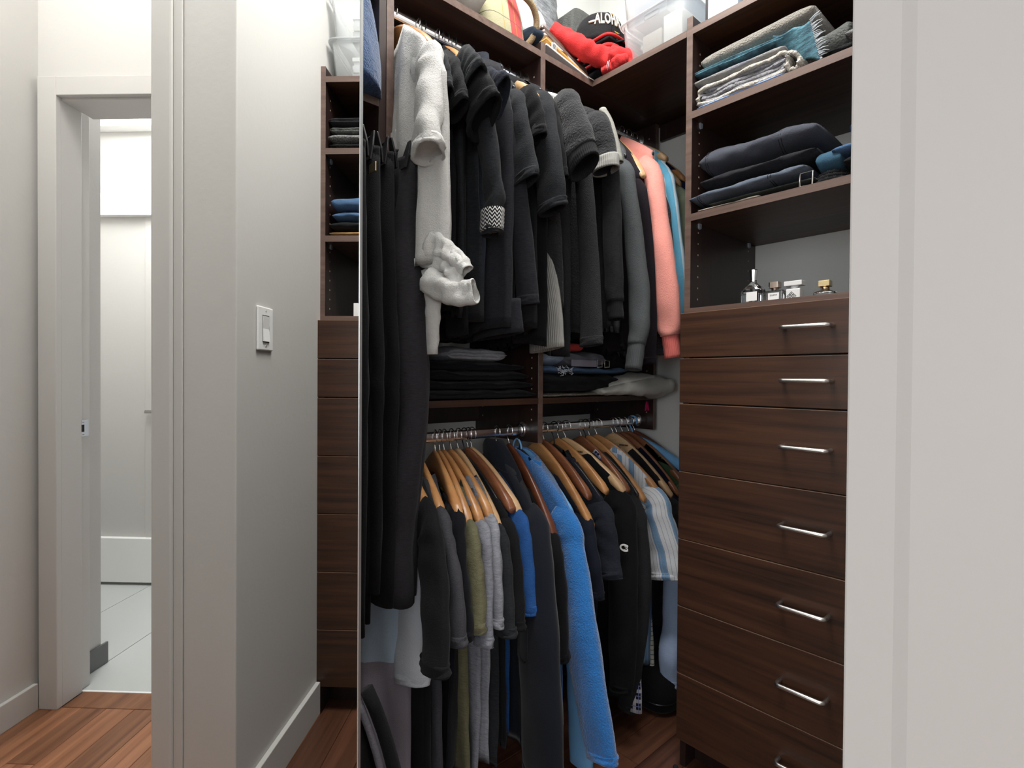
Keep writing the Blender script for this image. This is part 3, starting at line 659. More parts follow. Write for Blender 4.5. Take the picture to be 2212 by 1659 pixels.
# ================================================================ CLOTHES: the garments on the rods
# per garment: hook position on the rod, shoulder point, sleeve path and sleeve half-widths (metres)
G = {
 'l1':(-0.82,(-0.722,0.255,0.770),[(-0.703,0.270,0.69),(-0.714,0.26,0.55),(-0.722,0.245,0.415)],[0.04,0.046,0.045]),
 'l2':(-0.655,(-0.709,0.2,0.806),[(-0.72,0.17,0.745),(-0.732,0.14,0.646),(-0.751,0.11,0.509)],[0.06,0.068,0.072]),
 'l3':(-0.605,(-0.672,0.2,0.791),[(-0.679,0.18,0.734),(-0.682,0.15,0.65),(-0.685,0.13,0.54)],[0.05,0.055,0.055]),
 'l4':(-0.549,(-0.633,0.2,0.806),[(-0.647,0.18,0.738),(-0.652,0.16,0.639),(-0.651,0.15,0.537)],[0.045,0.05,0.05]),
 'l5':(-0.534,(-0.592,0.2,0.755),[(-0.603,0.18,0.707),(-0.611,0.16,0.639),(-0.622,0.14,0.54)],[0.04,0.043,0.043]),
 'l6':(-0.519,(-0.557,0.2,0.755),[(-0.568,0.18,0.711),(-0.578,0.16,0.619),(-0.596,0.14,0.499)],[0.036,0.036,0.036]),
 'l7':(-0.495,(-0.528,0.2,0.767),[(-0.541,0.18,0.717),(-0.551,0.16,0.635),(-0.556,0.15,0.529)],[0.034,0.034,0.034]),
 'l8':(-0.471,(-0.501,0.2,0.733),[(-0.514,0.18,0.688),(-0.52,0.16,0.593),(-0.529,0.14,0.5)],[0.036,0.04,0.042]),
 'l9':(-0.45,(-0.47,0.2,0.745),[(-0.484,0.18,0.693),(-0.489,0.16,0.596),(-0.5,0.14,0.506)],[0.036,0.04,0.04]),
 'l10':(-0.422,(-0.432,0.2,0.762),[(-0.447,0.18,0.709),(-0.451,0.16,0.621),(-0.455,0.14,0.53)],[0.036,0.038,0.034]),
 'l11':(-0.327,(-0.376,0.2,0.728),[(-0.406,0.17,0.654),(-0.424,0.14,0.499),(-0.430,0.12,0.321),(-0.427,0.11,0.114)],[0.07,0.082,0.084,0.084]),
 'l12':(-0.278,(-0.314,0.2,0.691),[(-0.33,0.18,0.624),(-0.325,0.17,0.513),(-0.325,0.16,0.367)],[0.04,0.04,0.04]),
 'l13':(-0.235,(-0.254,0.19,0.734),[(-0.257,0.18,0.646),(-0.271,0.14,0.508),(-0.276,0.1,0.337),(-0.27,0.05,0.126)],[0.05,0.058,0.058,0.05]),
 'l14':(-0.16,(-0.175,0.2,0.706),[(-0.182,0.19,0.655),(-0.188,0.17,0.581),(-0.183,0.16,0.492)],[0.04,0.045,0.04]),
 'l15':(-0.078,(-0.083,0.2,0.729),[(-0.103,0.18,0.67),(-0.104,0.17,0.603),(-0.115,0.15,0.529)],[0.04,0.042,0.042]),
 'l16':(-0.02,(0.021,0.2,0.753),[(-0.012,0.18,0.667),(-0.039,0.16,0.507),(-0.05,0.15,0.317),(-0.057,0.15,0.179)],[0.045,0.05,0.046,0.034]),
 'l17':(0.083,(0.081,0.2,0.737),[(0.059,0.18,0.64),(0.049,0.16,0.46),(0.04,0.17,0.28),(0.03,0.19,0.07)],[0.035,0.04,0.04,0.032]),
 'l18':(0.147,(0.204,0.2,0.735),[(0.18,0.18,0.649),(0.173,0.15,0.549),(0.164,0.13,0.465)],[0.05,0.062,0.066]),
 'l19':(0.242,(0.297,0.2,0.698),[(0.295,0.19,0.578),(0.301,0.18,0.335)],[0.05,0.055]),
 'l20':(0.30,(0.34,0.2,0.70),[(0.335,0.19,0.565),(0.335,0.19,0.2)],[0.04,0.045]),
 'l21':(0.34,(0.37,0.2,0.74),[(0.37,0.2,0.554),(0.375,0.2,0.2)],[0.04,0.045]),
 'l22':(0.265,(0.322,0.2,0.653),[(0.298,0.18,0.499),(0.268,0.16,0.303),(0.21,0.15,0.199),(0.223,0.15,0.088)],[0.05,0.055,0.04,0.03]),
 'u1':(-0.68,(-0.712,0.195,1.845),[(-0.725,0.175,1.765),(-0.750,0.150,1.66),(-0.760,0.130,1.575)],[0.044,0.042,0.044]),
 'u2':(-0.61,(-0.683,0.2,1.829),[(-0.692,0.18,1.785),(-0.693,0.17,1.756),(-0.697,0.16,1.723)],[0.035,0.038,0.038]),
 'u3':(-0.593,(-0.65,0.2,1.831),[(-0.66,0.18,1.787),(-0.667,0.16,1.74),(-0.669,0.15,1.702)],[0.035,0.04,0.042]),
 'u4':(-0.549,(-0.621,0.2,1.843),[(-0.632,0.17,1.806),(-0.634,0.15,1.781),(-0.639,0.13,1.754)],[0.05,0.055,0.055]),
 'u5':(-0.539,(-0.601,0.2,1.829),[(-0.614,0.17,1.78),(-0.619,0.14,1.729),(-0.62,0.12,1.688)],[0.055,0.065,0.068]),
 'u6':(-0.495,(-0.552,0.2,1.828),[(-0.556,0.18,1.805),(-0.556,0.16,1.786),(-0.555,0.14,1.768)],[0.04,0.045,0.05]),
 'u7':(-0.52,(-0.566,0.2,1.81),[(-0.583,0.17,1.726),(-0.582,0.15,1.624),(-0.574,0.14,1.538),(-0.579,0.14,1.492),(-0.58,0.14,1.445)],[0.04,0.034,0.034,0.028,0.03]),
 'u9':(-0.434,(-0.458,0.2,1.844),[(-0.469,0.18,1.768),(-0.47,0.16,1.681),(-0.472,0.14,1.59)],[0.036,0.042,0.044]),
 'u10':(-0.397,(-0.413,0.2,1.866),[(-0.422,0.18,1.814),(-0.418,0.17,1.77),(-0.417,0.16,1.72)],[0.03,0.034,0.034]),
 'u11':(-0.338,(-0.363,0.2,1.873),[(-0.375,0.18,1.776),(-0.383,0.15,1.645),(-0.379,0.14,1.543)],[0.045,0.05,0.05]),
 'u12':(-0.3,(-0.331,0.2,1.866),[(-0.337,0.19,1.792),(-0.344,0.17,1.709),(-0.343,0.16,1.631)],[0.035,0.04,0.042]),
 'u13':(-0.21,(-0.276,0.2,1.876),[(-0.289,0.17,1.813),(-0.302,0.13,1.733),(-0.304,0.1,1.661)],[0.06,0.062,0.058]),
 'u14':(-0.117,(-0.132,0.2,1.892),[(-0.143,0.18,1.824),(-0.138,0.17,1.769),(-0.141,0.16,1.722)],[0.04,0.044,0.044]),
 'u15':(-0.19,(-0.203,0.2,1.799),[(-0.215,0.18,1.685),(-0.216,0.16,1.499),(-0.226,0.14,1.341),(-0.234,0.13,1.206)],[0.03,0.034,0.036,0.04]),
 'u16':(0.027,(-0.074,0.2,1.822),[(-0.092,0.18,1.717),(-0.094,0.17,1.577),(-0.098,0.16,1.411),(-0.1,0.15,1.288)],[0.035,0.038,0.036,0.032]),
 'u17':(0.1,(0.01,0.2,1.807),[(-0.007,0.18,1.711),(-0.004,0.16,1.565),(-0.003,0.14,1.393),(-0.013,0.13,1.279),(-0.039,0.13,1.142)],[0.028,0.034,0.04,0.042,0.034]),
 'u18':(0.15,(0.092,0.2,1.771),[(0.087,0.19,1.677),(0.1,0.18,1.529),(0.105,0.17,1.321),(0.107,0.17,1.164)],[0.025,0.028,0.03,0.026]),
 'u19':(0.2,(0.162,0.2,1.858),[(0.145,0.18,1.718),(0.141,0.16,1.563),(0.141,0.14,1.41),(0.149,0.13,1.291),(0.162,0.12,1.184)],[0.032,0.045,0.05,0.044,0.032]),
 'u20':(0.234,(0.219,0.2,1.772),[(0.217,0.19,1.644),(0.231,0.19,1.459),(0.213,0.19,1.199)],[0.025,0.028,0.03]),
 'u21':(0.27,(0.24,0.2,1.864),[(0.243,0.19,1.744),(0.259,0.18,1.588),(0.275,0.17,1.43),(0.289,0.17,1.32)],[0.026,0.03,0.032,0.026]),
 'u22':(0.311,(0.33,0.2,1.8),[(0.344,0.2,1.721),(0.366,0.2,1.544),(0.383,0.2,1.347)],[0.03,0.035,0.035]),
 'u23':(0.35,(0.361,0.2,1.824),[(0.375,0.2,1.728),(0.385,0.2,1.549)],[0.03,0.035]),
}
HL, HB, HBR, HD = M_WOODH
GL = 'garments on the lower rods'; GU = 'garments on the upper rods'; HGL = 'hangers on the lower rods'; HGU = 'hangers on the upper rods'
def wear(key, name, label, cat, m, zb, hk=None, hm=None, hlabel=None, reach=None, wide=1.0, **k):
    u0, tip, sl, rw = G[key]; low = key[0] == 'l'; zr = ZL if low else ZU
    r = garment(name, label, cat, m, u0, tip, sl, rw, zr, zb, group=GL if low else GU, **k)
    if hk: hanger(hk, u0, tip, zr, hlabel, HGL if low else HGU, reach, hm, wide)
    return r
Z3 = Vector((0, 0, 1))
# ---------------- lower rods, left to right
wear('l1', 'linen_shirt', 'pale blue and white colour blocked linen shirt behind the cargo trousers', 'shirt', F['white'], 0.16, 'wood', HB, 'wooden hanger inside the colour blocked linen shirt', bm=F['block'], T=0.022, folds=0.012, blow=1.12)
wear('l2', 'black_tee', 'black tee right of the pale linen shirt, sleeve hanging lowest', 't-shirt', F['black'], 0.15, 'wood', HB, 'wooden hanger inside the low sleeved black tee', T=0.02)
wear('l3', 'charcoal_tee', 'charcoal heather tee left of the empty looking honey hanger', 't-shirt', F['charcoal'], 0.14, 'wood', HB, 'honey wood hanger inside the charcoal heather tee', nk=0.10)
r = wear('l4', 'black_tee', 'thin black tee slipped low under the honey wood hanger arm', 't-shirt', F['ink'], 0.16, 'wood', HB, 'honey wood hanger whose whole front arm is bare', reach=0.262, slip=0.055, nk=0.12, T=0.012)
wear('l5', 'olive_tee', 'olive green slub tee on honey wood hanger', 't-shirt', F['olive'], 0.12, 'wood', HB, 'honey wood hanger holding the olive tee', nk=0.115, T=0.014, ry=0.02)
wear('l6', 'grey_tee', 'grey slub tee with rolled sleeve end, next to the olive tee', 't-shirt', F['grey'], 0.12, 'wood', HB, 'honey wood hanger holding the grey tee with rolled sleeve', nk=0.115, T=0.014, ry=0.017)
rl, *_ = wear('l7', 'grey_tee', 'lighter grey slub tee with straight sleeve end, second grey tee from left', 't-shirt', F['grey2'], 0.13, 'wood', HB, 'honey wood hanger holding the lighter grey tee', nk=0.115, T=0.012, ry=0.016)
wear('l8', 'black_tee', 'black tee directly right of the two grey tees', 't-shirt', F['black2'], 0.13, 'wood', HL, 'pale wood hanger holding the black tee beside the grey tees', nk=0.11, T=0.013, ry=0.018)
wear('l9', 'black_tee', 'black tee directly left of the royal blue tee', 't-shirt', F['black3'], 0.14, 'slim', M_PLB, 'slim black hanger holding the black tee left of the royal blue one', nk=0.07, T=0.013, ry=0.018)
wear('l10', 'blue_tee', 'royal blue cotton tee with long hem, on pale wood hanger', 't-shirt', F['royal'], 0.17, 'wood', HL, 'pale wood hanger holding the royal blue tee', nk=0.105, T=0.014, ry=0.018, bw=0.17)
hanger('wood', -0.436, (-0.455, 0.2, 0.772), ZL, 'brown wood hanger squeezed left of the royal blue tee hanger', HGL, None, HBR)
# hooded jacket
r, o, d, e, hw, zn = wear('l11', 'hooded_jacket', 'dark navy hooded jacket with zip pocket, left of the bright blue fleece', 'jacket', F['navyjacket'], 0.11, 'wood', HD, 'dark brown wood hanger inside the hooded jacket', reach=0.15, T=0.026, ry=0.034, folds=0.006, sleeve=True, wr=0.05)
hd = MB(); rings = []
for j in range(10):
    t = j/9; rings.append([])
    for q in range(18):
        th = 2*PI*q/18; s = math.sin(PI*(0.10+0.85*t))**0.6; p = o+d*(0.062+0.112*s*math.cos(th)-0.04*t)+e*(0.036*s*math.sin(th)*(1+0.2*math.sin(3*th+2*t)))
        rings[-1].append((p.x, p.y, zn-0.095+0.125*t-0.055*math.cos(th)*s+0.008*math.sin(2*th+5*t)))
obj('hood', hd.rings(rings), F['navyjacket'], r, smooth=True)
collar_ring(r, o, d, e, zn-0.085, zn-0.020, 0.10, 0.034, F['navyjacket'], 'hood_edge', F['black3'], fx=0.02)
sl = G['l11'][2]
def on_sleeve(key, i, f, off, eoff): a, b2 = Vector(G[key][2][i]), Vector(G[key][2][i+1]); return a+(b2-a)*f+off
slv = [c for c in r.children if c.name.startswith('sleeve')][0]
cz = 0.455; pp = []
for q in range(21):
    a = PI*q/20; pp.append((-0.4615+0.002*math.sin(a), 0.153+0.017*math.cos(a), cz-0.035-0.017*math.sin(a)))
pp = [(-0.4585, 0.170, cz+0.06)]+pp+[(-0.4605, 0.136, cz+0.06)]
obj('pocket_welt', MB().tube(pp, 0.0018, 6), F['charfleece'], slv, smooth=True)
zp = obj('zip_pull', box(-0.4600, -0.4580, 0.182, 0.185, 0.515, 0.545), M_STEEL, slv, 'silver zip pull')
obj('sleeve_seam', MB().tube([Vector((-0.416, 0.122, 0.345))+Vector((0.036*math.sin(t_), 0, 0))*1.0+d*0.0667*math.cos(t_) for t_ in [2*PI*q/24 for q in range(25)]], 0.0012, 5), F['black3'], slv, smooth=True)
wear('l12', 'black_shirt', 'black collared shirt slipped under the glossy brown hanger arm', 'shirt', F['black3'], 0.14, 'wood', HD, 'glossy brown hanger arm bare to its tip, left of the bright blue fleece', reach=0.242, slip=0.04, nk=0.06, T=0.016, ry=0.024)
# bright blue fleece
r, o, d, e, hw, zn = wear('l13', 'blue_fleece', 'bright blue fleece jacket with pale blue collar lining and long sleeve', 'jacket', F['fleece'], 0.12, 'slim', M_PLB, 'slim black hanger inside the bright blue fleece', reach=0.17, T=0.022, ry=[0.028, 0.03, 0.031, 0.026], wr=0.09, nk=0.06)
collar_ring(r, o, d, e, zn-0.075, zn+0.012, 0.085, 0.022, F['fleece'], 'collar', F['skyblue'], fx=0.02)
lp = []
for q in range(13): a = PI*q/12; p = o+d*(-0.012+0.022*math.cos(a)); lp.append((p.x, p.y, zn+0.004+0.034*math.sin(a)))
obj('hanging_loop', MB().tube(lp, 0.0028, 7), F['skyblue'], r, 'pale blue hanging loop', smooth=True)
edge = [Vector((-0.2345, 0.335, 0.846)), Vector((-0.2310, 0.27, 0.805)), Vector((-0.2290, 0.225, 0.762)), Vector((-0.2240, 0.198, 0.715)), Vector((-0.2330, 0.170, 0.60))]
obj('front_placket', MB().tube([tuple(p) for p in cr_sample(edge, 5)], 0.006, 8), F['skyblue'], r, 'pale blue inner edge', smooth=True)
lb = tag(cloth_tube('lounge_trousers', [(-0.215, 0.25, 0.62), (-0.220, 0.19, 0.40), (-0.228, 0.165, 0.22), (-0.236, 0.15, 0.035)], [0.05, 0.05, 0.046, 0.04], 0.018, Vector((0, -1, 0)), F['skyblue'], seed=4), 'pale sky blue trouser leg hanging below the bright blue fleece', 'trousers')
wear('l14', 'navy_tee', 'navy tee right of the bright blue fleece, slipped off a long tan hanger', 't-shirt', F['navy'], 0.30, 'wood', HB, 'tan wood hanger arm bare to its tip, right of the bright blue fleece', reach=0.25, slip=0.035, nk=0.10, T=0.016)
hanger('wood', -0.125, (-0.150, 0.2, 0.76), ZL, 'brown wood hanger behind the tan hanger right of the fleece', HGL, None, HBR)
# polo
r, o, d, e, hw, zn = wear('l15', 'polo_shirt', 'slate navy polo shirt with pointed collar', 'polo shirt', F['slate'], 0.30, 'slim', M_PLB, 'slim black hanger inside the navy polo', T=0.018, ry=0.022, nk=0.055)
collar_ring(r, o, d, e, zn-0.060, zn-0.010, 0.085, 0.024, F['slate'], 'collar_stand', None, fx=0.01)
def side_pts(o, d, e, lst, ey): return [o+d*x+e*ey+Z3*z for x, z in lst]
patch('collar', side_pts(o, d, e, [(0.03, zn-0.012), (0.075, zn-0.03), (0.135, zn-0.125), (0.118, zn-0.150), (0.06, zn-0.10)], 0.030), e, 0.004, F['slate'], r, bev=0.0015)
hanger('wood', -0.055, (-0.070, 0.2, 0.765), ZL, 'honey wood hanger just right of the polo collar', HGL, None, HB)
# black fleece with white logo
r, o, d, e, hw, zn = wear('l16', 'logo_fleece', 'black fleece with small white oval letter logo on its sleeve', 'sweatshirt', F['logoblack'], 0.10, 'wood', HL, 'broad pale wood hanger with dark print inside the black logo fleece', T=0.026, ry=0.03, wide=1.5, nk=0.09, bw=0.2)
collar_ring(r, o, d, e, zn-0.085, zn-0.03, 0.10, 0.028, F['logoblack'], 'collar', fx=0.03)
# the print on the pale hanger: a row of tiny letters
hg = [x for x in C.objects if x.get('label') == 'broad pale wood hanger with dark print inside the black logo fleece'][0]
hbody = [c for c in hg.children if c.name.startswith('hanger_body')][0]
def text_mesh(s, size, th, m, parent, org, xd, yd, name='lettering', label=None, font_scale=1.0, bold=0.0):
    cu = bpy.data.curves.new(name, 'FONT'); cu.body = s; cu.size = size; cu.extrude = th; cu.align_x = 'CENTER'; cu.align_y = 'CENTER'; cu.offset = bold; cu.resolution_u = 2
    to = bpy.data.objects.new(name, cu); C.objects.link(to)
    bpy.context.view_layer.update(); dg = bpy.context.evaluated_depsgraph_get()
    me = bpy.data.meshes.new_from_object(to.evaluated_get(dg)); bpy.data.objects.remove(to)
    xd = Vector(xd).normalized(); yd = Vector(yd).normalized(); nd = xd.cross(yd).normalized(); org = Vector(org)
    for v in me.vertices: v.co = org+xd*(v.co.x*font_scale)+yd*v.co.y+nd*v.co.z
    me.materials.clear(); me.name = name
    return link(name, me, m, parent, label)
M_PRINT = mat('dark_print', (0.03, 0.02, 0.015), 0.6); M_WPRINT = mat('white_print', (0.82, 0.82, 0.80), 0.6)
def printed_marks(parent, org, xd, n, w, h):
    mb = MB(); rr = random.Random(4); x = -w/2; xd = Vector(xd).normalized(); nrm = Vector((-0.95, -0.2, 0))*0.0004
    while x < w/2:
        q = rr.uniform(0.5, 1.0)*w/n
        a, b2 = Vector(org)+xd*x, Vector(org)+xd*(x+q*0.7)
        k0 = len(mb.v); mb.v += [tuple(a+nrm), tuple(b2+nrm), tuple(b2+nrm+Z3*h*rr.uniform(0.6, 1)), tuple(a+nrm+Z3*h*rr.uniform(0.6, 1)), tuple(a-nrm), tuple(b2-nrm), tuple(b2-nrm+Z3*h), tuple(a-nrm+Z3*h)]
        mb.f += [(k0, k0+1, k0+2, k0+3), (k0+7, k0+6, k0+5, k0+4)]; x += q
    return obj('printed_mark', mb, M_PRINT, parent, 'small dark print')
printed_marks(hbody, o+d*0.055+e*0.0118+Z3*(zn-0.017), -d, 6, 0.034, 0.006)
# sleeve logo: oval ring with a bold curled letter
slv = [c for c in r.children if c.name.startswith('sleeve')][0]
lo = Vector((-0.0602, 0.150, 0.612)); lx = (-d+Vector((-0.10, 0, 0))).normalized(); lz = Z3; ln_ = lx.cross(lz).normalized()
if ln_.dot(e) < 0: ln_ = -ln_
def on_logo(x, y, off=0): return lo+d*(x+0.012)+lz*y+e*(off+0.006)
def ribbon(name, pts2, w, off, m, parent):
    mb = MB(); P = [Vector((p[0], p[1], 0)) for p in pts2]; n = len(P); a = []; b2 = []
    for i, p in enumerate(P):
        t = (P[min(i+1, n-1)]-P[max(i-1, 0)]).normalized(); nn = Vector((-t.y, t.x, 0))*w(i/(n-1)) if callable(w) else Vector((-t.y, t.x, 0))*w
        a.append(on_logo((p+nn).x, (p+nn).y, off)); b2.append(on_logo((p-nn).x, (p-nn).y, off))
    mb.rings([[a[i], b2[i], b2[i]+e*0.0012, a[i]+e*0.0012] for i in range(n)]); return obj(name, mb, m, parent)
lg = ribbon('logo', [(0.0135*math.cos(q), 0.0088*math.sin(q)) for q in [math.radians(38+i*284/26) for i in range(27)]], 0.0024, 0.0, M_WPRINT, slv)
lg['label'] = 'white oval letter logo'
ribbon('logo_letter', [(0.000, 0.0052), (0.006, 0.0058), (0.0095, 0.0035), (0.0065, 0.0004), (0.002, 0.0004), (0.0065, 0.0002), (0.0100, -0.0028), (0.006, -0.0062), (-0.002, -0.0062)], 0.0014, 0.0002, M_WPRINT, lg)
tag(cloth_tube('plaid_shirt', [(0.045, 0.25, 0.55), (0.058, 0.20, 0.34), (0.040, 0.185, 0.20), (0.026, 0.17, 0.075)], [0.02, 0.022, 0.038, 0.036], 0.016, Vector((0, -1, 0)), F['plaid'], seed=9), 'black and white plaid flannel sleeve showing between two black fleeces', 'shirt')
cr_ = [c for c in C.objects if c.name == 'plaid_shirt'][0]
cpl = []
for q in range(9): cpl.append((0.045+0.0015*q, 0.350-0.016*q, 0.862-0.012*q))
cloth_tube('collar', cpl[:1]+cpl[4:5]+cpl[8:], [0.016, 0.02, 0.012], 0.006, Vector((0, -1, 1)), F['plaid'], cr_, seed=2)
# charcoal fleece
r, *_ = wear('l17', 'charcoal_fleece', 'long charcoal fleece right of the black logo fleece', 'jacket', F['charfleece'], 0.10, 'slim', M_PLB, 'thick black hanger lying over the charcoal fleece shoulder', reach=0.225, T=0.022, ry=0.024, slip=0.012)
hanger('wood', 0.105, (0.108, 0.2, 0.722), ZL, 'honey wood hanger tip peeking out beside the black hanger', HGL, 0.232, HB)
hanger('wood', 0.060, (0.040, 0.2, 0.752), ZL, 'brown hanger left of the wide striped shirt', HGL, None, HBR)
# striped shirt
r, o, d, e, hw, zn = wear('l18', 'striped_shirt', 'white short sleeved shirt with wide pale blue stripes', 'shirt', F['widestripe'], 0.12, 'wood', HB, 'honey wood hanger inside the wide striped shirt', T=0.022, ry=0.03, nk=0.07)
collar_ring(r, o, d, e, zn-0.085, zn-0.02, 0.085, 0.024, F['widestripe'], 'collar', F['oxford'], fx=0.04)
tag(cloth_tube('cream_shirt', [(0.185, 0.26, 0.60), (0.195, 0.235, 0.40), (0.205, 0.228, 0.22), (0.208, 0.23, 0.06)], [0.010, 0.011, 0.016, 0.024], 0.010, Vector((0, -1, 0)), F['cream'], seed=21), 'narrow cream striped shirt tail below the wide striped shirt', 'shirt')
r, o, d, e, hw, zn = wear('l19', 'black_jacket', 'black jacket right of the wide striped shirt', 'jacket', F['darkgrey'], 0.22, 'wood', HL, 'broad pale wood hanger with dark print inside the black jacket', T=0.022, ry=0.026, wide=1.5, nk=0.08)
collar_ring(r, o, d, e, zn-0.085, zn-0.04, 0.09, 0.024, F['darkgrey'], 'collar', F['white'], fx=0.03)
hg = [x for x in C.objects if x.get('label') == 'broad pale wood hanger with dark print inside the black jacket'][0]
hbody = [c for c in hg.children if c.name.startswith('hanger_body')][0]
printed_marks(hbody, o+d*0.045+e*0.0118+Z3*(zn-0.017), -d, 6, 0.034, 0.006)
wear('l22', 'oxford_shirt', 'pale blue oxford shirt with dangling cuff beside the drawer tower', 'shirt', F['oxford'], 0.30, 'wood', HBR, 'brown wood hanger inside the pale blue oxford shirt', T=0.014, ry=0.02, bw=0.15)
r, o, d, e, hw, zn = wear('l20', 'navy_blazer', 'deep navy blazer with bright blue lining next to the drawer tower', 'jacket', F['deepnavy'], 0.16, 'wood', HBR, 'brown wood hanger inside the deep navy blazer', T=0.02, ry=0.024)
obj('lining', MB().tube([tuple(p) for p in cr_sample([o+d*0.12+Z3*(zn-0.09)-e*0.02, o+d*0.18+Z3*(zn-0.14)-e*0.02, o+d*0.215+Z3*(zn-0.22)-e*0.018], 5)], 0.006, 8), F['royal'], r, 'bright blue lining', smooth=True)
r, o, d, e, hw, zn = wear('l21', 'green_coat', 'bottle green wool coat furthest right on the lower rod', 'coat', F['green'], 0.16, 'wood', HBR, 'brown wood hanger inside the green coat', T=0.016, ry=0.02)
hanger('padded', 0.362, (0.398, 0.205, 0.775), ZL, 'pale blue satin padded hanger at the right end of the lower rod', HGL, 0.212, F['skyblue'])
hanger('wood', 0.380, (0.420, 0.2, 0.75), ZL, 'dark brown wood hanger below the padded satin hanger', HGL, None, HD)

# ---------------- upper rods, left to right
r, o, d, e, hw, zn = wear('u1', 'linen_tunic', 'white linen tunic with knotted hem, leftmost on the upper rod', 'shirt', F['white_linen'], 1.36, 'wood', HB, 'honey wood hanger inside the white linen tunic', T=0.03, ry=[0.024, 0.027, 0.03], folds=0.010, nk=0.10, bw=0.30, wr=0.17, blow=1.0)
patch('chest_pocket', side_pts(o, d, e, [(0.01, 1.70), (0.105, 1.70), (0.105, 1.60), (0.055, 1.585), (0.01, 1.60)], 0.034), e, 0.003, F['white_linen'], r, bev=0.001)
# knotted tail
kp = [(-0.725, 0.17, 1.40), (-0.716, 0.135, 1.385), (-0.704, 0.105, 1.362), (-0.694, 0.085, 1.335)]
cloth_tube('knot', kp, [0.040, 0.024, 0.019, 0.017], [0.024, 0.020, 0.018, 0.016], Vector((0.3, -0.5, 1)), F['white_linen'], r, seed=31, wr=0.28)
cloth_tube('knot', [(-0.735, 0.20, 1.375), (-0.722, 0.15, 1.358), (-0.712, 0.115, 1.340), (-0.708, 0.10, 1.305)], [0.018, 0.018, 0.016, 0.016], 0.015, Vector((0.3, -0.5, 1)), F['white_linen'], r, seed=32, wr=0.3)
cloth_tube('knot_tail', [(-0.735, 0.165, 1.325), (-0.723, 0.130, 1.302), (-0.708, 0.095, 1.288), (-0.688, 0.062, 1.291)], [0.030, 0.028, 0.026, 0.026], [0.024, 0.024, 0.023, 0.022], Vector((0.1, -0.2, 1)), F['white_linen'], r, seed=33, wr=0.22)
cloth_tube('shirt_tail', [(-0.728, 0.20, 1.345), (-0.718, 0.185, 1.27), (-0.716, 0.185, 1.165)], [0.042, 0.034, 0.020], 0.012, Vector((0.2, -1, 0)), F['white_linen'], r, seed=35, wr=0.2)
obj('orange_tag', box(-0.7375, -0.7355, 0.236, 0.246, 1.450, 1.476), mat('orange', lin((226, 128, 50)), 0.6), r, 'small orange tab')
for args in (
 ('u2', 'black_tee', 'small sleeved black tee right beside the white linen tunic', F['black2'], 1.30, 'wood', HB, 'honey wood hanger just right of the white tunic', 0.014),
 ('u3', 'black_tee', 'black tee with narrow dropped sleeve, second black one after the white tunic', F['black'], 1.28, 'slim', M_BLKMET, 'thin wire hanger inside the second black tee', 0.017),
 ('u4', 'black_tee', 'washed black tee with short wide sleeve opening near the rod', F['black2'], 1.25, 'wood', HB, 'honey wood hanger inside the washed black tee', 0.022),
 ('u5', 'black_tee', 'soft black tee with largest open sleeve of the left group', F['black3'], 1.22, 'slim', M_BLKMET, 'thin wire hanger inside the soft black tee', 0.026)):
    k_, nm, lab, m_, zb, hk, hm, hl, ry_ = args
    wear(k_, nm, lab, 't-shirt', m_, zb, hk, hm, hl, ry=ry_, T=0.016)
wear('u7', 'black_shirt', 'black shirt with wrinkled sleeve and zigzag knit cuff', 'shirt', F['black2'], 1.24, 'slim', M_BLKMET, 'thin wire hanger inside the zigzag cuff shirt', ry=0.018, T=0.015, cuff=None, wr=0.2)
r = [x for x in C.objects if x.get('label', '').startswith('black shirt with wrinkled')][0]
slv = [c for c in r.children if c.name.startswith('sleeve')][0]
cloth_tube('knit_cuff', [(-0.5785, 0.14, 1.500), (-0.5795, 0.14, 1.475), (-0.5800, 0.14, 1.452)], [0.0345, 0.035, 0.0345], 0.0235, Vector((-0.05, -1, 0)), F['zigzag'], slv, 'black and white zigzag knit cuff', seed=3, wr=0.02, n=4, open_end=False)
wear('u6', 'navy_tee', 'slate tee with folded back sleeve and pale stitched edge', 't-shirt', F['slate'], 1.30, 'slim', M_BLKMET, 'thin wire hanger inside the slate tee', ry=0.02, T=0.014)
# long slate tunic coat (no sleeve in view)
tipc = (-0.500, 0.2, 1.880)
r, o, d, e, hw, zn = garment('slate_tunic', 'long dark slate tunic with deep hem band, middle of the upper left rod', 'coat', F['coat'], -0.462, tipc, [(-0.47, 0.18, 1.6), (-0.455, 0.17, 1.45), (-0.44, 0.165, 1.30)], [0.03, 0.034, 0.036], ZU, 1.225, T=0.028, bw=0.262, folds=0.004, group=GU, ry=0.022, wr=0.04, blow=1.02)
cloth_tube('hem_band', [(-0.468, 0.262, 1.305), (-0.466, 0.260, 1.26), (-0.464, 0.258, 1.222)], [0.116, 0.118, 0.119], [0.034, 0.034, 0.035], d, F['coat'], r, seed=5, wr=0.02, n=4, k=24)
hanger('slim', -0.462, tipc, ZU, 'thin wire hanger inside the long slate tunic', HGU, None, M_BLKMET)
collar_ring(r, o, d, e, zn-0.05, zn+0.012, 0.11, 0.026, F['slate'], 'collar', F['black3'], fx=0.03)
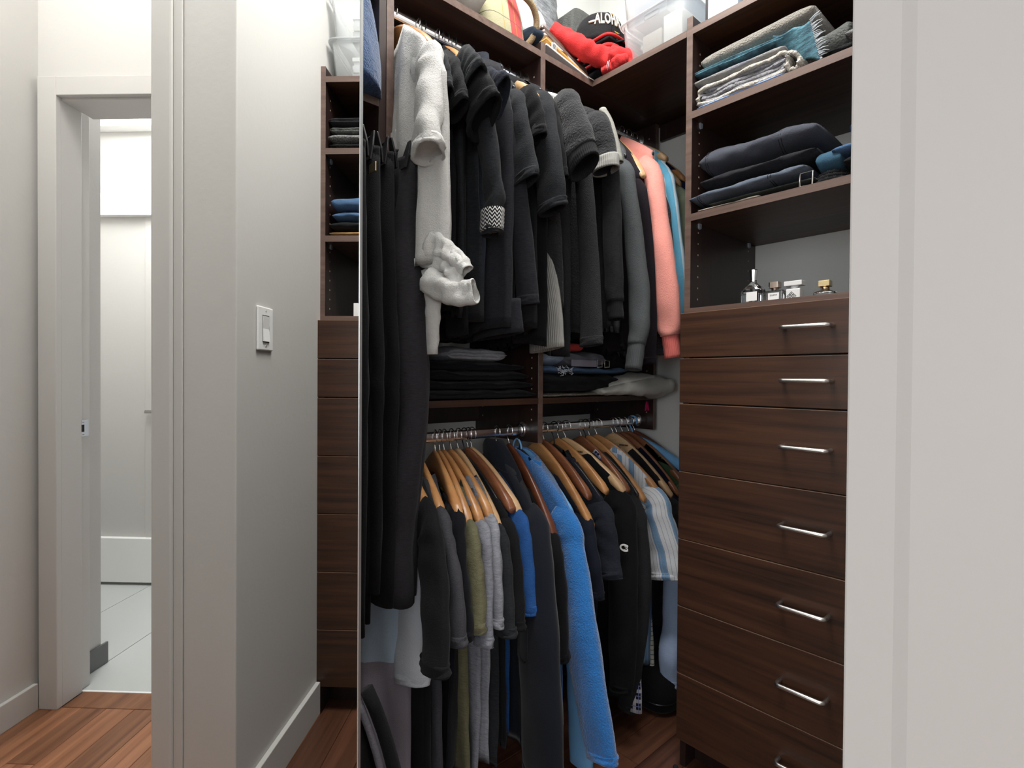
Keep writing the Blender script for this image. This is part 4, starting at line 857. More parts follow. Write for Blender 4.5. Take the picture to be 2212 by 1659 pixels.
for k_, nm, lab, m_, zb, hk, hm, hl, ry_ in (
 ('u9', 'black_tee', 'black tee with turned up sleeve right of the long slate tunic', F['black2'], 1.26, 'slim', M_BLKMET, 'thin wire hanger inside the turned up sleeve tee', 0.02),
 ('u10', 'black_tee', 'black tee with the shortest sleeve, under the pale wood hanger tip', F['black'], 1.26, 'wood', HL, 'pale wood hanger with rounded tip showing over the black sleeves', 0.016),
 ('u11', 'black_tee', 'large black tee with long folded sleeve before the divider panel', F['black2'], 1.24, 'slim', M_BLKMET, 'thin wire hanger inside the large black tee', 0.022),
 ('u12', 'black_tee', 'black tee pressed behind the large black tee', F['black3'], 1.20, 'slim', M_BLKMET, 'thin wire hanger pressed behind the large black tee', 0.018)):
    wear(k_, nm, lab, 't-shirt', m_, zb, hk, hm, hl, ry=ry_, T=0.016, reach=None) if k_ != 'u10' else wear(k_, nm, lab, 't-shirt', m_, zb, ry=ry_, T=0.016)
hanger('wood', G['u10'][0], (G['u10'][1][0], 0.2, 1.842), ZU, 'pale wood hanger with rounded tip showing over the black sleeves', HGU, 0.252, HL)
hanger('slim', -0.255, (-0.30, 0.2, 1.88), ZU, 'white hook hanger hanging empty beside the divider panel', HGU, None, M_WHITE)
wear('u13', 'fuzzy_sweater', 'fuzzy charcoal boucle sweater with wide ribbed cuff', 'sweater', F['fuzzy'], 1.30, 'slim', M_BLKMET, 'thin wire hanger inside the fuzzy boucle sweater', ry=[0.034, 0.036, 0.034], T=0.026, cuff=(F['rib_black'], 0.035, 0.96), wr=0.05)
wear('u15', 'wool_cardigan', 'long charcoal wool cardigan with flat hemmed sleeve', 'cardigan', F['wool'], 1.19, 'slim', M_BLKMET, 'thin wire hanger inside the charcoal wool cardigan', ry=0.017, T=0.016, wr=0.05, bw=0.18)
# grey trimmed cape + its pale ribbed hem
r, o, d, e, hw, zn = wear('u14', 'trimmed_cardigan', 'black cardigan with pale grey trim right of the fuzzy sweater', 'cardigan', F['fuzzy'], 1.26, 'slim', M_BLKMET, 'thin wire hanger inside the grey trimmed cardigan', ry=0.024, T=0.02, wr=0.05)
slv = [c for c in r.children if c.name.startswith('sleeve')][0]
pts = [(-0.126, 0.185, 1.905), (-0.118, 0.165, 1.862), (-0.116, 0.145, 1.80), (-0.118, 0.128, 1.735)]
cloth_tube('grey_trim', pts, [0.008, 0.009, 0.009, 0.010], 0.014, d, F['ltgrey'], slv, 'pale grey trim', seed=6, wr=0.03, n=5, k=10)
cloth_tube('grey_cuff', [(-0.140, 0.163, 1.748), (-0.141, 0.161, 1.728), (-0.142, 0.160, 1.712)], [0.047, 0.048, 0.048], 0.028, d, F['rib_grey'], slv, 'pale grey ribbed cuff', seed=6, wr=0.03, n=4)
rg = tag(cloth_tube('ribbed_sweater', [(-0.258, 0.33, 1.62), (-0.262, 0.30, 1.46), (-0.268, 0.275, 1.30), (-0.272, 0.265, 1.195)], [0.05, 0.06, 0.075, 0.078], 0.018, Vector((-0.12, -1, 0)), F['rib_grey'], seed=14, wr=0.04), 'pale grey ribbed sweater hem showing below the dark knits', 'sweater')
wear('u16', 'black_sweatshirt', 'plain black sweatshirt left of the faded grey sweatshirt', 'sweatshirt', F['sweat'], 1.28, 'slim', M_PLB, 'thick black plastic hanger over the black sweatshirt', ry=0.024, T=0.03, cuff=(F['rib_black'], 0.05, 0.9), wr=0.06)
wear('u17', 'grey_sweatshirt', 'faded dark grey sweatshirt with long cuffed sleeve', 'sweatshirt', F['greysweat'], 1.26, 'slim', M_PLB, 'flat black hanger inside the faded grey sweatshirt', ry=0.026, T=0.02, cuff=(F['rib_faded'], 0.075, 0.92), wr=0.07)
wear('u18', 'plum_cardigan', 'thin blackberry cardigan left of the coral sweatshirt', 'cardigan', F['plum'], 1.20, ry=0.012, T=0.012, wr=0.04, bw=0.19)
hanger('wood', 0.20, (0.100, 0.2, 1.785), ZU, 'pale wood hanger with tip poking over the coral sweatshirt', HGU, 0.245, HL)
wear('u19', 'coral_sweatshirt', 'coral pink sweatshirt with ribbed cuff beside the drawer tower', 'sweatshirt', F['coral'], 1.27, 'slim', M_PLB, 'flat black hanger inside the coral sweatshirt', ry=0.030, T=0.026, cuff=(F['coralrib'], 0.072, 0.86), wr=0.07, folds=0.006)
wear('u20', 'flecked_cardigan', 'black flecked knit cardigan right of the coral sweatshirt', 'cardigan', F['fleck'], 1.20, 'slim', M_BLKMET, 'thin wire hanger inside the flecked cardigan', ry=0.014, T=0.014)
wear('u21', 'blue_striped_shirt', 'sky blue and white striped long shirt near the tower', 'shirt', F['bluestripe'], 1.30, 'wood', HL, 'pale wood hanger inside the sky blue striped shirt', ry=0.02, T=0.016)
wear('u22', 'sage_shirt', 'sage green shirt half hidden by the drawer tower', 'shirt', F['sage'], 1.30, 'wood', HL, 'pale curved wood hanger above the sage green shirt', ry=0.018, T=0.014, nk=0.10)
wear('u23', 'dark_coat', 'dark wool coat at the far right end of the upper rod', 'coat', F['navyblue'], 1.30, 'wood', HB, 'honey wood hanger at the far right end of the upper rod', ry=0.018, T=0.014, nk=0.10)

# ---------------- trousers on clip hangers left of the panel
def trousers(label, pts, rw, ry, m, hu_, hl, seed, pocket=False, gold=False):
    P = [Vector(p) for p in pts]; top = P[0]
    t = thing('trousers', label, 'trousers', (top.x, top.y, P[-1].z), 'trousers clipped up left of the panel')
    leg = cloth_tube('leg', pts, rw, ry, Vector((0, -1, 0)), m, t, seed=seed, n=6, k=20, wr=0.10, power=0.8)
    cloth_tube('leg', [Vector(p)+Vector((0.026, 0.02, 0.012*(i > 1))) for i, p in enumerate(pts)], [q*0.97 for q in rw], ry*0.8 if not isinstance(ry, list) else [q*0.8 for q in ry], Vector((0, -1, 0)), m, t, seed=seed+1, n=5, k=16, wr=0.10, power=0.8)
    wb = cloth_tube('waistband', [top+Vector((0, 0, 0.012)), top+Vector((0, 0, -0.012)), top+Vector((0, 0, -0.036))], [rw[0]*1.04]*3, (ry if not isinstance(ry, list) else ry[0])*1.12, Vector((0, -1, 0)), m, t, seed=seed, n=3, wr=0.03, open_end=False)
    h = thing('clip_hanger', hl, 'hanger', (hu_, 0.416, 1.6), 'trouser clip hangers')
    zt = top.z+0.030
    obj('clip_bar', MB().tube([(hu_, 0.56, zt+0.012), (top.x, top.y-0.6*rw[0], zt+0.012)], 0.0035, 8), M_BLKMET, h, smooth=True)
    for s_ in (-0.35, 0.55):
        y = top.y-s_*rw[0]*1.3
        for sg in (-1, 1):
            cl = MB().prism([(y-0.011, top.z-0.018), (y+0.011, top.z-0.018), (y+0.013, top.z+0.012), (y+0.006, zt+0.018), (y-0.006, zt+0.018), (y-0.013, top.z+0.012)], 0, 0.004)
            ox = (ry if not isinstance(ry, list) else ry[0])*0.55
            cl.v = [(top.x+sg*ox*(1.6 if b_ < top.z else (1.1 if b_ < zt else 0.25))+sg*c, a, b_) for a, b_, c in cl.v]
            obj('clip', cl, M_PLB, h, bevel=0.001)
    if gold: obj('brass_plate', box(top.x-0.022, top.x-0.019, top.y-0.085, top.y-0.055, top.z-0.055, top.z-0.035), M_GOLD, h, 'square brass plate', bevel=0.001)
    pts_ = []
    for q in range(13):
        a = math.radians(-35+q*255/12); pts_.append((hu_, 0.416-0.019*math.cos(a), 1.701+0.0165*math.sin(a)))
    pts_ += [(hu_, 0.418, 1.672), (hu_, 0.416, zt+0.012)]
    obj('hook', MB().tube(pts_, 0.0017, 6), M_CHROME, h, smooth=True)
    return t, leg, wb
t, leg, wb = trousers('charcoal cargo trousers hanging full length in front of the panel', [(-0.728, 0.285, 1.60), (-0.742, 0.27, 1.44), (-0.750, 0.245, 1.285), (-0.748, 0.235, 1.02), (-0.765, 0.245, 0.80), (-0.768, 0.245, 0.615)], [0.050, 0.058, 0.066, 0.066, 0.060, 0.058], [0.02, 0.028, 0.034, 0.034, 0.032, 0.032], F['trouser'], -0.765, 'black clip hanger holding the charcoal cargo trousers', 41)
# pocket welt, side seam, knee seam, back pocket flap
ec = Vector((-1, 0, 0))
obj('side_seam', MB().tube([tuple(p) for p in cr_sample([(-0.752, 0.270, 1.56), (-0.772, 0.262, 1.44), (-0.786, 0.245, 1.285), (-0.785, 0.230, 1.02), (-0.797, 0.240, 0.80), (-0.800, 0.240, 0.63)], 6)], 0.0016, 6), F['blacktrouser'], leg, smooth=True)
obj('pocket_welt', MB().tube([(-0.762, 0.315, 1.50), (-0.774, 0.300, 1.42), (-0.781, 0.268, 1.335)], 0.0022, 6), F['blacktrouser'], leg, smooth=True)
obj('knee_seam', MB().tube([(-0.768, 0.300, 1.135), (-0.784, 0.262, 1.130), (-0.785, 0.225, 1.125), (-0.775, 0.188, 1.123)], 0.0016, 6), F['blacktrouser'], leg, smooth=True)
for i, (u_, v_, zt, zb, lab, hl, gold) in enumerate((
    (-0.778, 0.30, 1.598, 0.62, 'black trousers directly left of the charcoal cargo pair', 'black clip hanger of the black trousers beside the cargo pair', False),
    (-0.812, 0.30, 1.60, 0.66, 'black trousers under the brass clip', 'black clip hanger with small square brass plate', 'plate'),
    (-0.846, 0.30, 1.605, 0.58, 'black trousers in the middle of the dark row', 'black clip hanger of the middle black trousers', False),
    (-0.880, 0.30, 1.61, 0.52, 'black trousers nearest the mirror edge', 'black clip hanger nearest the mirror edge', False))):
    trousers(lab, [(u_, v_, zt), (u_-0.012, v_-0.02, zt-0.2), (u_-0.016, v_-0.04, zt-0.45), (u_-0.018, v_-0.04, (zt+zb)/2-0.1), (u_-0.02, v_-0.035, zb)], [0.055, 0.065, 0.07, 0.07, 0.066], [0.014, 0.016, 0.017, 0.017, 0.016], F['blacktrouser'], u_-0.006, hl, 50+i*3, gold=gold)
# ================================================================ FOLDED THINGS
def folded(name, label, cat, m, u0, u1, v0, v1, z0, z1, front='u', lobes=2, seed=0, rough=0.006, tilt=0.0, group=None, parent=None, sag=0.0, nm=None, slant=0.0, power=2.6, crease=0.0):
    """soft folded pile: rounded front fold towards -u or -v with one groove per folded layer"""
    if front == 'u': l0, l1, f0, f1 = v0, v1, u0, u1
    else: l0, l1, f0, f1 = u0, u1, v0, v1
    lc, fc, zc = (l0+l1)/2, (f0+f1)/2, (z0+z1)/2; hl, hf, hz = abs(l1-l0)/2, abs(f1-f0)/2, abs(z1-z0)/2
    n, k = 26, 40; rings = []; al = []; ac = []
    for i in range(n+1):
        s = -1+2*i/n; ring = []
        e_ = (max(0.0, 1-abs(s)**7))**0.5*0.5+0.5 if 0 < i < n else 0.42
        for q in range(k):
            th = 2*PI*q/k; c, sn = math.cos(th), math.sin(th)
            x = abs(c)**(2/power*0.8)*(1 if c > 0 else -1); y = abs(sn)**(2/power)*(1 if sn > 0 else -1)
            g = abs(math.sin(PI*lobes*(y+1)/2)) if lobes > 1 else 1
            dep = hf*x*(1 if x > 0 else 1)-0.0*0
            if c < 0: dep += (1-g)*min(0.012, hf*0.3)*(abs(c)**0.5)
            P = Vector((s*hl, dep, hz*y))
            w = noise.noise(Vector((s*hl*14+seed*3.1, dep*12+seed, hz*y*10)))*rough+noise.noise(Vector((s*hl*45+seed, dep*40, y*2+seed)))*rough*0.35
            zz = zc+(hz*y)*(e_ if abs(s) > 0.8 else 1)
            up_ = (y+1)/2
            zz += w*1.2*up_+sag*s*up_+slant*s
            ff = fc+dep*(0.97+0.03*e_)+w*1.0+tilt*s*0.02
            ll = lc+s*hl+w*0.8
            zz = max(zz, z0+0.0002)
            ring.append((ff, ll, zz) if front == 'u' else (ll, ff, zz)); al.append(s*hl); ac.append(th*(hz+hf)/2)
        rings.append(ring)
    me = MB().rings(rings).mesh(name, True); put(me, {'along': al, 'across': ac})
    o = link(name, me, m, parent)
    if parent is None: tag(o, label, cat, group)
    elif label: o['label'] = label
    return o
def rod_line(name, pts, r, m, parent, label=None, n=5):
    return obj(name, MB().tube([tuple(p) for p in cr_sample(pts, n)], r, 6), m, parent, label, smooth=True)
F.update({
 'throw': fabric('grey_wool_throw', (128, 124, 116), 0.25, 0.9, 260, sheen=0.5, nscale=220), 'teal': fabric('teal_scarf', (92, 138, 152), 0.5, 0.3, col2=(58, 76, 88), nscale=26),
 'greyplaid': fabric('cream_blanket', (150, 148, 142), 0.5, 0.7, 500, col2=(112, 116, 130), nscale=14), 'chunky': fabric('chunky_grey_blanket', (122, 122, 126), 0.3, 1.0, 170, nscale=150), 'chunkyw': fabric('chunky_cream_edge', (168, 164, 156), 0.1, 1.0, 170),
 'paleblue': fabric('pale_blue_cotton', (140, 166, 212)), 'denimnavy': fabric('navy_denim', (64, 67, 76), 0.16, 0.3, 700, nscale=200), 'denimblack': fabric('black_denim', (40, 40, 46), 0.1, 0.3, 700),
 'denimgrey': fabric('blue_grey_denim', (80, 88, 100), 0.18, 0.3, 700, nscale=200), 'denim': fabric('blue_denim', (64, 90, 122), 0.25, 0.35, 600, nscale=120), 'tan': fabric('tan_cotton', (160, 124, 80)),
 'tealcap': fabric('teal_cotton', (54, 84, 104)), 'olivedark': fabric('dark_olive', (66, 70, 66)), 'beige': fabric('beige_cotton', (176, 164, 154)), 'lace': fabric('black_lace', (26, 26, 28), 0.2, 1.0, 140),
 'sequin': fabric('black_sequin', (40, 40, 42), 2.2, 1.0, 140, rough=0.35, nscale=190, col2=(150, 150, 150)), 'red': fabric('red_jersey', (192, 48, 48), 0.05, 0.4, coarse=1.0), 'darkred': fabric('dark_red_jersey', (120, 28, 34)),
 'bluesweater': fabric('blue_wool_sweater', (36, 64, 100), 0.15, 0.6, 240, sheen=0.3, nscale=200), 'iceblue': fabric('ice_blue_knit', (140, 156, 178), 0.1), 'greytrouser': fabric('grey_trouser', (104, 104, 114), 0.1),
 'stone': fabric('stone_twill', (176, 176, 170), 0.05, 0.3), 'lilac': fabric('lilac_grey_strap', (138, 136, 150)), 'pillow': fabric('white_pillow', (176, 172, 166)), 'felt': fabric('grey_felt', (86, 88, 86), 0.15, 0.8, 200),
 'leopard': fabric('leopard_print', (70, 66, 60), 1.0, 0.3, col2=(150, 142, 128), nscale=110),
})
F['tartan'] = plaid('madras_tartan', (150, 147, 120), [('across', 0.02, 0.032, (168, 72, 70), 0.20, 1), ('across', 0.075, 0.0085, (66, 88, 108), 0.20, .9), ('across', 0.062, 0.0012, (160, 128, 62), 0.05, .8), ('along', 0.05, 0.0012, (70, 66, 60), 0.10, .8)])

# ---------------- tower, first shelf from the top
folded('folded_cloth', 'thin pale blue cloth under the grey chunky blanket', 'cloth', F['paleblue'], 0.028, 0.34, -0.262, -0.026, 1.8725, 1.887, lobes=1, seed=1)
# chunky blanket folded back and forth: a serpentine slab
def serpentine(name, m, path, th, u0, u1, parent=None, seed=0, wob=0.002):
    P = [Vector((p[0], p[1], 0)) for p in path]
    C_ = cr_sample(P, 6); L_, R_ = [], []
    for i, p in enumerate(C_):
        t = (C_[min(i+1, len(C_)-1)]-C_[max(i-1, 0)]).normalized(); nn = Vector((-t.y, t.x, 0))
        w = 1+0.25*math.sin(i*1.9+seed); L_.append(p+nn*th*w); R_.append(p-nn*th*w)
    mb = MB(); rings = []
    ns = 14
    for i in range(len(C_)):
        pass
    for j in range(ns+1):
        u = u0+(u1-u0)*j/ns; sc = 1.0
        rings.append([(u+0.004*math.sin(i*0.8+j), q.x+wob*noise.noise(Vector((q.x*60, q.y*60, j*0.7+seed))), q.y+wob*noise.noise(Vector((q.x*70+9, q.y*60, j*0.6+seed)))) for i, q in enumerate(L_+R_[::-1])])
    n = len(rings[0]); h = n//2
    mb.rings(rings, False, False)
    for base, flip in ((0, 1), (ns*n, 0)):
        for i in range(h-1):
            f = (base+i, base+i+1, base+n-2-i, base+n-1-i); mb.f.append(f if flip else f[::-1])
    o = obj(name, mb, m, parent, smooth=True); return o
cb = serpentine('chunky_blanket', F['chunky'], [(-0.05, 1.893), (-0.15, 1.892), (-0.250, 1.893), (-0.262, 1.898), (-0.250, 1.903), (-0.12, 1.903), (-0.048, 1.903), (-0.040, 1.908), (-0.05, 1.913), (-0.15, 1.913), (-0.252, 1.914), (-0.262, 1.919), (-0.25, 1.924), (-0.14, 1.923), (-0.05, 1.921)], 0.0046, 0.036, 0.33, seed=2)
tag(cb, 'chunky grey blanket folded in layers with pale looped edge', 'blanket')
serpentine('looped_edge', F['chunkyw'], [(-0.265, 1.888), (-0.150, 1.886), (-0.045, 1.888), (-0.030, 1.896), (-0.032, 1.910), (-0.045, 1.9285), (-0.15, 1.9300), (-0.235, 1.9320), (-0.262, 1.932), (-0.288, 1.918), (-0.296, 1.896), (-0.288, 1.882), (-0.274, 1.884), (-0.268, 1.900), (-0.270, 1.918)], 0.0042, 0.030, 0.32, cb, 5)
folded('folded_blanket', 'cream and grey blanket between the teal scarf and the chunky blanket', 'blanket', F['greyplaid'], 0.030, 0.34, -0.262, -0.012, 1.936, 1.966, lobes=1, seed=4, slant=0.003)
sc = folded('fringed_scarf', 'teal patterned scarf with white fringe draped down at its right end', 'scarf', F['teal'], 0.026, 0.33, -0.258, -0.012, 1.967, 1.988, lobes=2, seed=6, slant=0.003, rough=0.009)
def flap(u, v, s, t): return 0
fl_ = MB().grid(lambda s, t: (0.030+0.02*math.sin(s*3)*0.5+0.012*t+0.10*t*(1-s)*0.3, -0.235-0.085*s-0.02*t*s, 1.986-0.004*s-(0.098*t)*(0.35+0.65*s)-0.004*math.sin(9*s+4*t)), 14, 14)
fo_ = obj('scarf_end', fl_, F['teal'], sc, smooth=True); so = fo_.modifiers.new('t', 'SOLIDIFY'); so.thickness = 0.004
fr = MB()
rr_ = random.Random(5)
for i in range(26):
    t = i/25; s0 = 1.0; v = -0.320-0.02*t; z = 1.982-0.098*t; u = 0.030+0.012*t
    a = Vector((u, v, z)); dv = Vector((rr_.uniform(-0.010, 0.004), -0.016-rr_.uniform(0, 0.010), rr_.uniform(0.002, 0.014)-0.010*t))
    fr.tube([a, a+dv*0.55+Vector((0, 0, 0.002)), a+dv], lambda f: 0.0019*(1-0.75*f), 5)
o_ = obj('fringe', fr, fabric('fringe_white', (188, 196, 202)), sc, smooth=True); o_['kind'] = 'stuff'
folded('wool_throw', 'thick grey wool throw on top of the scarf and blanket pile', 'throw', F['throw'], 0.040, 0.38, -0.325, -0.032, 1.989, 2.040, lobes=1, seed=8, power=3.0, slant=-0.0035)
sp_ = folded('grey_shawl', 'dark grey wool shawl sloping off the right end of the pile', 'shawl', F['felt'], 0.06, 0.36, -0.395, -0.30, 1.880, 1.985, lobes=1, seed=10, power=2.0, slant=-0.01)
lc_ = folded('lace_top', 'black lace top at the right end of the upper tower shelf', 'top', F['lace'], 0.030, 0.34, -0.645, -0.345, 1.873, 1.898, lobes=1, seed=11, rough=0.012)
folded('sequin_top', 'black glittering sequin top on the upper tower shelf by the jamb', 'top', F['sequin'], 0.028, 0.30, -0.648, -0.395, 1.8985, 1.928, lobes=1, seed=12, rough=0.008)
folded('grey_knit', 'lower of two dark grey knits on the upper tower shelf, seen in the mirror', 'sweater', F['felt'], 0.035, 0.34, -0.648, -0.41, 1.9285, 1.957, lobes=2, seed=13)
folded('grey_knit', 'upper of two dark grey knits on the upper tower shelf, seen in the mirror', 'sweater', F['charfleece'], 0.035, 0.34, -0.650, -0.41, 1.9575, 1.99, lobes=2, seed=14)

# ---------------- tower, second shelf
folded('folded_trousers', 'thin beige trousers at the bottom of the denim pile', 'trousers', F['beige'], 0.026, 0.30, -0.205, -0.034, 1.5835, 1.594, lobes=1, seed=20)
folded('folded_trousers', 'dark olive trousers flattened under the blue grey jeans', 'trousers', F['olivedark'], 0.030, 0.34, -0.335, -0.065, 1.5945, 1.606, lobes=1, seed=21, rough=0.004)
def jeans(label, m, u0, u1, v0, v1, z0, z1, seed, seam_v, sag=0.0, slant=0.0, seam=None):
    o = folded('folded_jeans', label, 'jeans', m, u0, u1, v0, v1, z0, z1, lobes=1, seed=seed, rough=0.016, sag=sag, power=2.15, slant=slant, crease=0.008)
    for sv in seam_v:
        for off in (0, 0.006):
            s = ((v0+v1)/2-(sv+off))/((v1-v0)/2)*-1
            pts = []; hz = (z1-z0)/2; hf = (u1-u0)/2
            for q in range(9):
                th = PI*0.62+q/8*PI*0.72; c, sn = math.cos(th), math.sin(th)
                x = abs(c)**(2/2.15*0.8)*(1 if c > 0 else -1); y = abs(sn)**(2/2.15)*(1 if sn > 0 else -1)
                dep = hf*x; s_ = s
                w = noise.noise(Vector((s_*(v1-v0)/2*14+seed*3.1, dep*12+seed, hz*y*10)))*0.016+noise.noise(Vector((s_*(v1-v0)/2*45+seed, dep*40, y*2+seed)))*0.016*0.35
                up_ = (y+1)/2
                pts.append(((u0+u1)/2+dep+w, sv+off+w*0.8, (z0+z1)/2+hz*y+w*1.2*up_+sag*s_*up_+slant*s_))
            obj('seam', MB().tube(pts, 0.0009, 5), seam or F['denimblack'], o, smooth=True)
    return o
jeans('blue grey jeans lowest of the three dark jeans', F['denimgrey'], 0.014, 0.30, -0.315, -0.012, 1.607, 1.648, 22, (-0.235, -0.045), slant=-0.004)
jeans('black jeans in the middle of the denim pile', F['denimblack'], 0.030, 0.32, -0.335, -0.040, 1.6485, 1.688, 23, (-0.255, -0.085), slant=-0.003)
jeans('thick navy jeans rolled on top of the denim pile', F['denimnavy'], 0.030, 0.32, -0.332, -0.036, 1.6885, 1.765, 24, (-0.255, -0.062), sag=0.006, slant=-0.006)
bl = thing('braided_belt', 'coiled black braided belt with a steel buckle on the second tower shelf', 'belt', (0.08, -0.36, 1.583))
k_ = MB()
for lay in range(3):
    pts = []
    for q in range(41):
        a = 2*PI*q/40; pts.append((0.095+(0.060-0.006*lay)*math.cos(a), -0.362+(0.042-0.004*lay)*math.sin(a), 1.589+0.0095*lay))
    for ph_ in (0, PI):
        w_ = []
        for q in range(41*3):
            a = 2*PI*q/122; rr2 = 0.0045*math.sin(a*26+ph_); zz2 = 0.0045*math.cos(a*26+ph_)
            w_.append((0.095+(0.060-0.006*lay+rr2*0.6)*math.cos(a), -0.362+(0.042-0.004*lay+rr2*0.6)*math.sin(a), 1.589+0.0095*lay+zz2))
        k_.tube(w_, 0.0030, 5)
obj('braid', k_, F['black3'], bl, smooth=True)
bk = MB(); fr_ = [(0.029, -0.302, 1.585), (0.029, -0.302, 1.618), (0.032, -0.330, 1.618), (0.032, -0.330, 1.585), (0.029, -0.302, 1.585)]
bk.tube(fr_, 0.0022, 8); obj('buckle', bk, M_STEEL, bl, 'steel buckle', smooth=True)
folded('teal_cap', 'teal cotton cap between the navy jeans and the blue jeans', 'cap', F['tealcap'], 0.035, 0.17, -0.388, -0.334, 1.612, 1.668, lobes=1, seed=26, power=2.0)
folded('tan_trousers', 'tan trousers under the black knit and blue jeans by the jamb', 'trousers', F['tan'], 0.030, 0.32, -0.640, -0.415, 1.5835, 1.604, lobes=1, seed=27)
folded('black_knit', 'black knit between the tan trousers and blue jeans', 'sweater', F['black'], 0.030, 0.32, -0.642, -0.395, 1.6045, 1.638, lobes=1, seed=28)
j1 = folded('folded_jeans', 'lower roll of bright blue jeans on the second tower shelf', 'jeans', F['denim'], 0.030, 0.32, -0.632, -0.37, 1.6385, 1.669, lobes=1, seed=29, rough=0.01)
j2 = folded('folded_jeans', 'upper roll of bright blue jeans on the second tower shelf', 'jeans', F['denim'], 0.028, 0.32, -0.640, -0.408, 1.6695, 1.722, lobes=1, seed=30, rough=0.012)

# ---------------- counter: perfume bottles
M_GLASS = mat('clear_glass', (0.92, 0.95, 0.96), 0.02, 0.0, Transmission_Weight=1.0, IOR=1.45)
M_LIQ = mat('pale_liquid', (0.86, 0.93, 0.97), 0.02, 0.0, Transmission_Weight=1.0, IOR=1.33)
M_SILV = mat('silver_cap', (0.85, 0.85, 0.86), 0.15, 1.0); M_GCAP = mat('gold_cap', (0.90, 0.72, 0.42), 0.12, 1.0); M_ROSE = mat('rose_gold_cap', (0.80, 0.66, 0.58), 0.12, 1.0)
M_LABEL = mat('paper_label', (0.82, 0.82, 0.81), 0.5); M_WBOT = mat('white_lacquer', (0.74, 0.74, 0.74), 0.3)
ZC = 1.3162
def rrect(cu, cv, a, b_, z, r=0.3, k=20):
    out = []
    for q in range(k):
        th = 2*PI*q/k+PI/k; c, s = math.cos(th), math.sin(th)
        out.append((cu+a*abs(c)**r*(1 if c > 0 else -1), cv+b_*abs(s)**r*(1 if s > 0 else -1), z))
    return out
b1 = thing('perfume_bottle', 'clear glass perfume bottle with tall flared silver cap', 'perfume', (0.068, -0.176, ZC))
obj('glass_body', MB().rings([rrect(0.068, -0.176, 0.020*s, 0.028*s, z, r) for s, z, r in ((0.94, ZC, .4), (1, ZC+0.003, .4), (1, ZC+0.036, .4), (0.80, ZC+0.044, .5), (0.5, ZC+0.051, .7), (0.30, ZC+0.057, 1), (0.27, ZC+0.060, 1))]), M_GLASS, b1, smooth=False)
obj('liquid', MB().rings([rrect(0.068, -0.176, 0.017, 0.025, z, .4) for z in (ZC+0.004, ZC+0.026)]), M_LIQ, b1)
obj('collar', MB().lathe([(0.0082, ZC+0.058), (0.0085, ZC+0.0585), (0.0085, ZC+0.0625), (0.007, ZC+0.063)], 0.068, -0.176, 20), M_SILV, b1, smooth=True)
obj('cap', MB().lathe([(0.0072, ZC+0.063), (0.0105, ZC+0.0895), (0.0098, ZC+0.0915), (0.0, ZC+0.0915)], 0.068, -0.176, 10), M_SILV, b1, 'tall flared silver cap')
obj('label', box(0.0470, 0.0478, -0.194, -0.166, ZC+0.006, ZC+0.030), M_LABEL, b1)
b2 = thing('perfume_bottle', 'square glass perfume bottle with rose gold cap and lettered white label', 'perfume', (0.072, -0.2325, ZC))
obj('glass_body', MB().rings([rrect(0.072, -0.2325, 0.014*s, 0.0225*s, z, .22) for s, z in ((0.88, ZC), (0.92, ZC+0.002), (1.0, ZC+0.026), (0.97, ZC+0.0285), (0.4, ZC+0.0285), (0.38, ZC+0.032))]), M_GLASS, b2)
obj('cap', MB().rings([rrect(0.072, -0.2300, 0.0115, 0.0125, z, .2) for z in (ZC+0.0365, ZC+0.0515)]), M_ROSE, b2, 'rose gold cap')
obj('cap_neck', MB().lathe([(0.0085, ZC+0.030), (0.0085, ZC+0.0365)], 0.072, -0.2300, 20), M_ROSE, b2, smooth=True)
lb_ = obj('label', box(0.0562, 0.0568, -0.246, -0.219, ZC+0.003, ZC+0.0225), M_LABEL, b2, 'white paper label')
text_mesh('DUSITA', 0.0052, 0.0002, M_PRINT, lb_, (0.0560, -0.2325, ZC+0.0165), (0, -1, 0), (0, 0, 1), 'lettering')
b3 = thing('perfume_bottle', 'white perfume bottle with wide slab cap and diamond emblem', 'perfume', (0.082, -0.275, ZC))
obj('body', box(0.068, 0.096, -0.292, -0.258, ZC, ZC+0.0295), M_WBOT, b3, bevel=0.002)
obj('neck', MB().lathe([(0.0095, ZC+0.0293), (0.0095, ZC+0.0375)], 0.082, -0.275, 20), M_WBOT, b3, smooth=True)
obj('cap', box(0.068, 0.096, -0.296, -0.253, ZC+0.0375, ZC+0.0495), M_WBOT, b3, 'wide white slab cap', bevel=0.0012)
em = MB()
for s_ in (1.0, 0.62):
    w_ = 0.0012; q_ = 0.011*s_
    pts = [(0.0678, -0.272+q_, ZC+0.011), (0.0678, -0.272, ZC+0.011+q_), (0.0678, -0.272-q_, ZC+0.011), (0.0678, -0.272, ZC+0.011-q_), (0.0678, -0.272+q_, ZC+0.011)]
    em.tube(pts, 0.0007, 5)
for sg in (-1, 1): em.tube([(0.0678, -0.272-0.0055, ZC+0.011-sg*0.0055), (0.0678, -0.272+0.0055, ZC+0.011+sg*0.0055)], 0.0006, 5)
obj('emblem', em, M_BLKMET, b3, 'dark diamond emblem')
